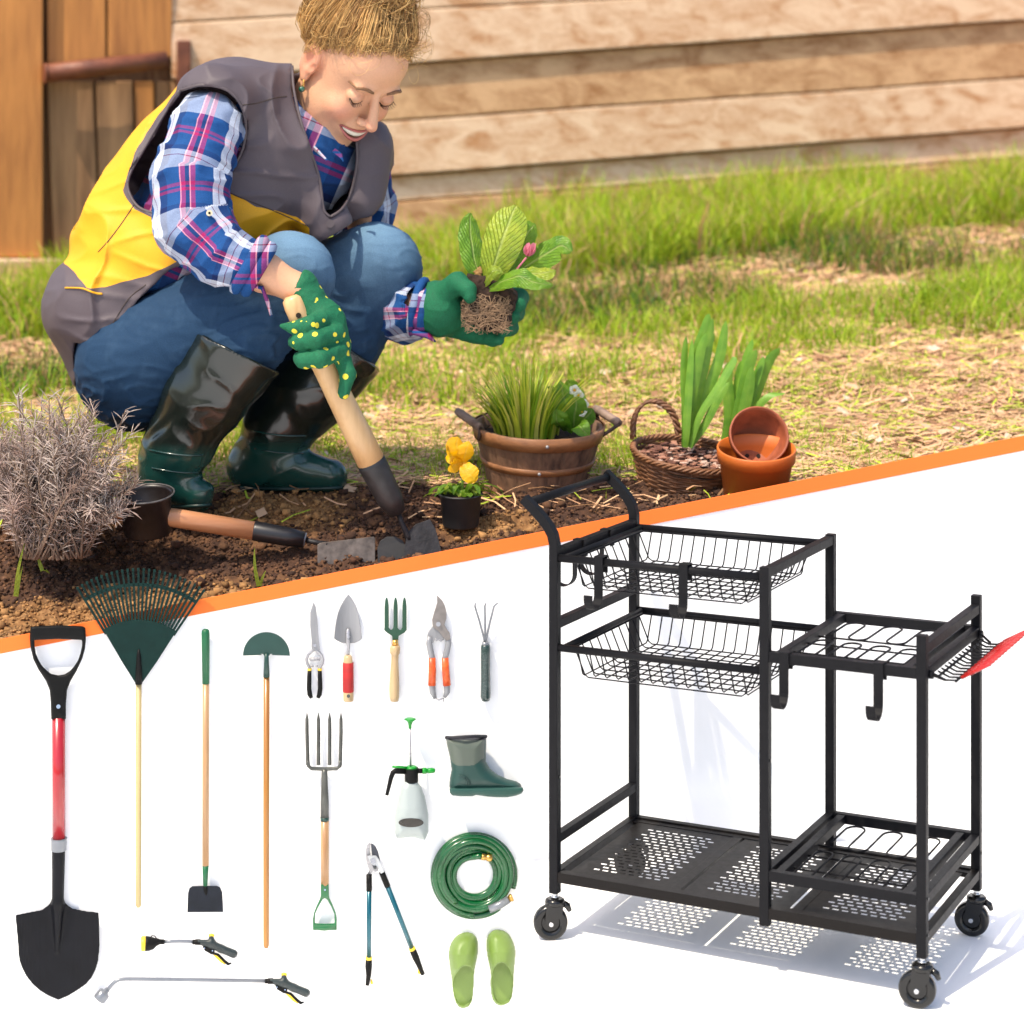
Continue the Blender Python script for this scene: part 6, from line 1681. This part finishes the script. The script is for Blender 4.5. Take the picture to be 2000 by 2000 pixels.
for k in range(420):
    a=random.uniform(0,6.28); r=random.random()**.6*.07; lean=r/.062*.9+random.uniform(-.1,.25); b0=M@Vector((-.025+r*math.cos(a),r*math.sin(a)*.9-.01,.128)); L_=random.uniform(.09,.178)*(1.1-.2*r/.06); wd=random.uniform(.0022,.0042)
    dr=Vector((math.cos(a),math.sin(a),0)); sd=Vector((-math.sin(a+random.uniform(-.9,.9)),math.cos(a),0)).normalized(); b=len(V_)
    c0=random.choice([(.42,.56,.03),(.62,.66,.06),(.74,.70,.14),(.22,.40,.02)])
    for i in range(5):
        t_=i/4; p=b0+Vector((0,0,1))*L_*t_*(1-.18*lean*t_)+dr*L_*lean*.55*t_**1.7; ww=wd*(1-t_**2*.95)
        V_+= [tuple(p-sd*ww),tuple(p+sd*ww)]; kq=.8+.3*t_; C_+=[tuple(x*kq for x in c0)]*2
    for i in range(4): Q_.append((b+2*i,b+2*i+1,b+2*i+3,b+2*i+2))
np_mesh('blades',np.array(V_),np.array(Q_),gm_,t,True,{'tint':('FLOAT_COLOR',np.array(C_))}); reloc(t)
t=thing('primrose','broad-leaved primrose with white blooms in the right of the stave bucket','flower',tuple(M@Vector((.07,0,.13))))
W1=(4.45-D0)*PS
for pts,wd,sd in (([(1110,840,W1-20),(1108,800,W1-30),(1100,770,W1-25),(1095,745,W1-15)],24,(1,.2,.2)),([(1120,842,W1-30),(1122,812,W1-50),(1126,790,W1-58),(1122,775,W1-60)],22,(1,-.1,.1)),
    ([(1115,845,W1-40),(1098,825,W1-75),(1092,815,W1-90),(1085,800,W1-95)],16,(1,.3,.3)),([(1105,842,W1-40),(1094,830,W1-80),(1088,824,W1-95),(1086,806,W1-100)],13,(1,.1,.4)),
    ([(1125,840,W1-20),(1140,820,W1-30),(1152,808,W1-30),(1158,798,W1-25)],18,(.6,.8,.2)),([(1115,840,W1),(1105,790,W1+10),(1090,765,W1+15),(1070,755,W1+20)],18,(.6,.6,.4)),
    ([(1120,842,W1),(1130,790,W1+15),(1118,760,W1+15),(1108,742,W1+10)],20,(1,.2,.4)),([(1118,845,W1-50),(1130,832,W1-85),(1140,842,W1-100),(1150,852,W1-105)],17,(.8,-.6,.3))):
    single('leaf',t,lg,pts,wd*1.05,sd,.2,0,1.2,7)
whp=mat('white_petal',(.80,.80,.66),.5,var=.05,scale=30,trans=.25)
for (u,v) in ((1130,772),(1140,790),(1122,762),(1136,804)):
    s=MB()
    for k in range(5):
        a=k*1.257; leafm(s,[(u,v,W1-42),(u+6*math.cos(a),v+6*math.sin(a),W1-48),(u+11*math.cos(a),v+11*math.sin(a),W1-45)],6,(-math.sin(a),math.cos(a),0.1),.1,nx=5)
    s.sphere(pv((u,v,W1-47)),.003,8,5,1); s.build('flower',[whp,ym],t)
reloc(t)
# ---- wicker basket with bark chips and bulb plant
M=potM(1335,972,4.42,13,7)
t=thing('wicker_basket','brown wicker basket with twisted handle, filled with bark chips','basket',tuple(M.translation))
def wick(name):
    m,nt,b=newmat(name); L=nt.links; v=coords(nt)
    w1=N(nt,'ShaderNodeTexWave',Scale=26,Distortion=2.2,Detail=2); w1.bands_direction='Z'; L.new(v,w1.inputs['Vector']); w1.inputs['Detail Scale'].default_value=2
    n1=N(nt,'ShaderNodeTexNoise',Scale=30,Detail=4); L.new(v,n1.inputs['Vector'])
    mx=N(nt,'ShaderNodeMath',operation='MULTIPLY'); L.new(w1.outputs['Fac'],mx.inputs[0]); L.new(n1.outputs['Fac'],mx.inputs[1])
    L.new(ramp(nt,n1.outputs['Fac'],[(.3,(.09,.035,.014)),(.65,(.26,.115,.05))]),b.inputs['Base Color']); b.inputs['Roughness'].default_value=.55
    bp=N(nt,'ShaderNodeBump',Strength=1,Distance=.002); L.new(mx.outputs[0],bp.inputs['Height']); L.new(bp.outputs['Normal'],b.inputs['Normal']); return m
wm_=wick('woven_wicker')
s=MB()
# woven wall: stakes plus weaver rods weaving in and out
rt=lambda z: .082+.032*(z/.098)
for row in range(17):
    z=.004+row*.0056; pts=[]
    for k in range(72):
        a=2*math.pi*k/72; r=rt(z)+.0022*math.cos(a*12+math.pi*row)+.0008*noise.noise(Vector((k,row,0))); pts.append(M@Vector((r*1.08*math.cos(a),r*.86*math.sin(a),z)))
    s.tube(pts,.0031,6,closed=True)
for k in range(24):
    a=2*math.pi*k/24; s.tube([M@Vector((rt(z)*1.08*math.cos(a),rt(z)*.86*math.sin(a),z)) for z in (0,.05,.1)],.0026,6)
s.build('woven_body',wm_,t)
s=MB()
for ph in range(4):
    pts=[]
    for k in range(110):
        a=2*math.pi*k/110; q=a*14+ph*math.pi/2; r=rt(.1)+.004*math.cos(q); pts.append(M@Vector((r*1.08*math.cos(a),r*.86*math.sin(a),.100+.005*math.sin(q))))
    s.tube(pts,.0032,6,closed=True)
s.build('braided_rim',wm_,t)
s=MB(); A_=[(1236,856,110),(1238,820,108),(1250,795,106),(1272,783,104),(1296,790,102),(1316,812,100),(1326,848,98)]
A_=spline(A_,7)
for ph in range(3):
    pts=[]
    for k,p in enumerate(A_):
        q=k*.75+ph*2.1; pts.append(pv(p)+Vector((math.cos(q)*.0042,math.sin(q)*.0042,math.cos(q)*.003)))
    s.tube(pts,.0036,6)
s.build('handle',wm_,t)
s=MB(); random.seed(9)
for k in range(330):
    r=math.sqrt(random.random())*.100; a=random.uniform(0,6.28); c=M@Vector((r*1.06*math.cos(a),r*.82*math.sin(a),.088+random.uniform(-.004,.007))); q=Matrix.Rotation(random.uniform(0,6),3,'Z')@Matrix.Rotation(random.uniform(-.7,.7),3,'X')
    s.box(c,(random.uniform(.008,.02),random.uniform(.006,.012),.0025),q,random.choice([0,0,1,2]))
tag(s.build('bark_chips',[mat('pinkish_bark',(.36,.17,.11),.8,var=.3,scale=60),mat('dark_bark',(.13,.05,.03),.8),mat('pale_bark',(.60,.42,.33),.8)],t,.0006),kind='stuff')
s=MB(); lathe(s,M,[(.0001,.088),(.104,.084)],30); s.build('potting_soil',peat,t)
reloc(t)
def bulb(name,label,leaves,W):
    t=thing(name,label,'bulb plant',tuple(pv((leaves[0][0][0][0],leaves[0][0][0][1],W))))
    for pts,wd in leaves:
        single('leaf',t,bl,[(u,v,w+W) for u,v,w in pts],wd,(1,.1,random.uniform(-.6,.5)),.14,0,.0,7,prof=lambda t_:(.75+.4*math.sin(math.pi*t_*.8))*(1-t_**6)**.5*.85)
    reloc(t); return t
W2=(4.42-D0)*PS
bulb('hyacinth','tall clump of upright hyacinth leaves growing from the wicker basket',[([(1336,872,0),(1338,800,4),(1336,720,6),(1340,655,4)],8),([(1338,872,-4),(1345,790,-8),(1358,700,-6),(1378,640,0),(1385,612,4)],11),([(1340,872,-8),(1352,780,-14),(1368,690,-14),(1380,650,-10)],10),
    ([(1342,872,-2),(1362,780,-4),(1382,690,0),(1392,620,4)],10),([(1344,872,2),(1372,790,6),(1405,700,10),(1418,625,12)],11),([(1346,874,-10),(1368,810,-18),(1400,760,-20),(1430,710,-16),(1432,696,-12)],9),
    ([(1348,872,6),(1376,830,8),(1402,780,12),(1425,745,16)],9),([(1338,874,-12),(1340,840,-18),(1345,760,-18),(1352,660,-16)],9),([(1340,872,8),(1358,770,14),(1375,700,14),(1396,650,10)],9)],W2)
W3=(4.56-D0)*PS
bulb('hyacinth','shorter clump of bulb leaves rising behind the terracotta pots',[([(1412,880,0),(1425,810,0),(1420,740,2),(1428,705,4)],12),([(1420,880,4),(1440,790,6),(1455,710,8),(1470,662,8)],11),([(1425,880,-4),(1442,800,-8),(1462,720,-10),(1478,682,-10)],11),
    ([(1430,880,-8),(1448,820,-16),(1462,760,-16),(1468,715,-14)],12),([(1435,880,2),(1460,800,4),(1480,730,6),(1492,696,8)],9),([(1438,880,6),(1470,790,10),(1500,710,14),(1524,680,16)],11),
    ([(1440,880,0),(1470,810,-6),(1500,775,-10),(1535,768,-10)],8),([(1428,880,10),(1436,780,14),(1444,730,14),(1448,705,14)],8)],W3)
# ---- terracotta pots
terra=mat('orange_terracotta_plastic',(.55,.135,.018),.5,var=.12,scale=10,bump=.0003); terra2=mat('dusty_brown_terracotta',(.33,.085,.035),.6,var=.4,scale=25,bump=.0006)
pot('plant_pot','bright orange terracotta pot standing upright, holding a smaller pot',potM(1474,992,4.30,13,0),.0815,.062,.135,terra,.028,.004,None,'orange plant pots')
Mo=Matrix.Translation(P(1468,874,4.36))@Matrix.Rotation(R(64),4,'X')@Matrix.Rotation(R(5),4,'Y')
pot('plant_pot','smaller brown terracotta pot lying tilted in the upright pot, mouth forward',Mo,.0625,.040,.085,terra2,.018,.003,None,'orange plant pots',True)
# ---- lump of dry earth by the basket
s=MB(); s.sphere((0,0,0),(.05,.035,.025),20,12); s.v=[tuple(Vector(v)*(1+.3*noise.noise(Vector(v)*45)+.12*noise.noise(Vector(v)*150))) for v in s.v]
o=s.build('earth_clod',mat('dry_earth_lump',(.20,.11,.045),.95,var=.5,scale=60,bump=.003)); o.location=P(1388,982,4.34); tag(o,'dry crumbly lump of earth between basket and orange pot','clod')
# ---- dry lavender
t=thing('lavender_bush','grey dry lavender bush with needle leaves at the left edge','bush',tuple(P(110,1075,4.02)))
random.seed(21); ss=MB(); V_=[];Q_=[];C_=[]
base0=P(105,1075,4.04)
def needle(p,d,L_,r,c):
    b=len(V_); sd=d.orthogonal().normalized(); up=d.cross(sd); mid=p+d*L_*.55+Vector((0,0,.12))*L_*.3
    for q,rr in ((p,r*.6),(mid,r),(p+d*L_,r*.25)):
        for k in range(3): an=2.09*k; v_=q+(sd*math.cos(an)+up*math.sin(an))*rr; V_.append(tuple(v_)); C_.append(c)
    for i in range(2):
        for k in range(3): Q_.append((b+i*3+k,b+i*3+(k+1)%3,b+(i+1)*3+(k+1)%3,b+(i+1)*3+k))
for k in range(330):
    if k==0: u,v,w=246,800,4.02
    elif k==1: u,v,w=262,840,4.0
    else:
        an=random.uniform(-.15,1.08)*math.pi; rr=random.random()**.45; u=92+168*rr*math.cos(an); kj=random.uniform(.72,1.13); u=92+(u-92)*kj; v=985-205*rr*kj*math.sin(an)*(1 if math.sin(an)>0 else .25); w=4.04+random.uniform(-.10,.16)
    if u<-30: continue
    tip=P(u,v,w); rq=random.uniform(0,6.28); rk=random.random()**.5*.075; r0_=Vector((rk*math.cos(rq),rk*.7*math.sin(rq),-.01)); a=base0+r0_; 
    m1=a.lerp(tip,.55)+Vector((random.uniform(-.02,.02),random.uniform(-.02,.02),.015))
    path=[Vector(q) for q in spline([tuple(a),tuple(m1),tuple(tip)],6)]; ss.tube(path,[.0024-.0013*i/(len(path)-1) for i in range(len(path))],5)
    col=random.uniform(.75,1.3); fr=random.random(); cc=(np.array([.30,.20,.165])*(1-fr)+np.array([.58,.49,.43])*fr)*col
    n=len(path)
    for j in range(40):
        t_=.10+.90*(j/39)**.75; q=t_*(n-1); i=min(int(q),n-2); p=path[i].lerp(path[i+1],q-i); tg=(path[i+1]-path[i]).normalized()
        a2=random.uniform(0,6.28); o_=tg.orthogonal().normalized(); o2=tg.cross(o_); d=(o_*math.cos(a2)+o2*math.sin(a2))*random.uniform(.5,1.0)+tg*random.uniform(.25,.9); d.normalize()
        kk_=random.uniform(.8,1.2); needle(p,d,random.uniform(.016,.036)*(1.15 if k<2 else 1),random.uniform(.0008,.0014),tuple(cc*kk_))
ss.build('stems',mat('grey_brown_twigs',(.17,.11,.075),.85,var=.4,scale=60),t)
np_mesh('foliage',np.array(V_),np.array(Q_),attrmat('silvery_needles','tint',.7,var=.1,trans=.1),t,True,{'tint':('FLOAT_COLOR',np.array(C_))}); reloc(t)
# ---- blades of grass in the near soil
for (u,v,D,pts,lab) in ((30,1165,3.98,[(48,1060),(30,1165)],'single green grass blade standing before the lavender at lower left'),(80,1100,4.0,[(76,1075),(83,1115)],'thin green grass blade under the lavender bush'),(500,1140,4.03,[(497,1070),(505,1145)],'short green grass blade before the lying hoe')):
    w_=(D-D0)*PS; s=MB(); (a,b_),(c,d)=pts
    leafm(s,[(c,d,w_),((a+c)/2-3,(b_+d)/2,w_),(a,b_,w_+6)],4,(1,0,.3),.1,nx=3,prof=lambda t_:1-t_**2*.9)
    leafm(s,[(c+3,d,w_),(c+8,(b_+d)/2+20,w_),(c+14,b_+45,w_+6)],3,(1,0,.3),.1,nx=3,prof=lambda t_:1-t_**2*.9)
    tag(s.build('grass_tuft',lg2),lab,'grass')
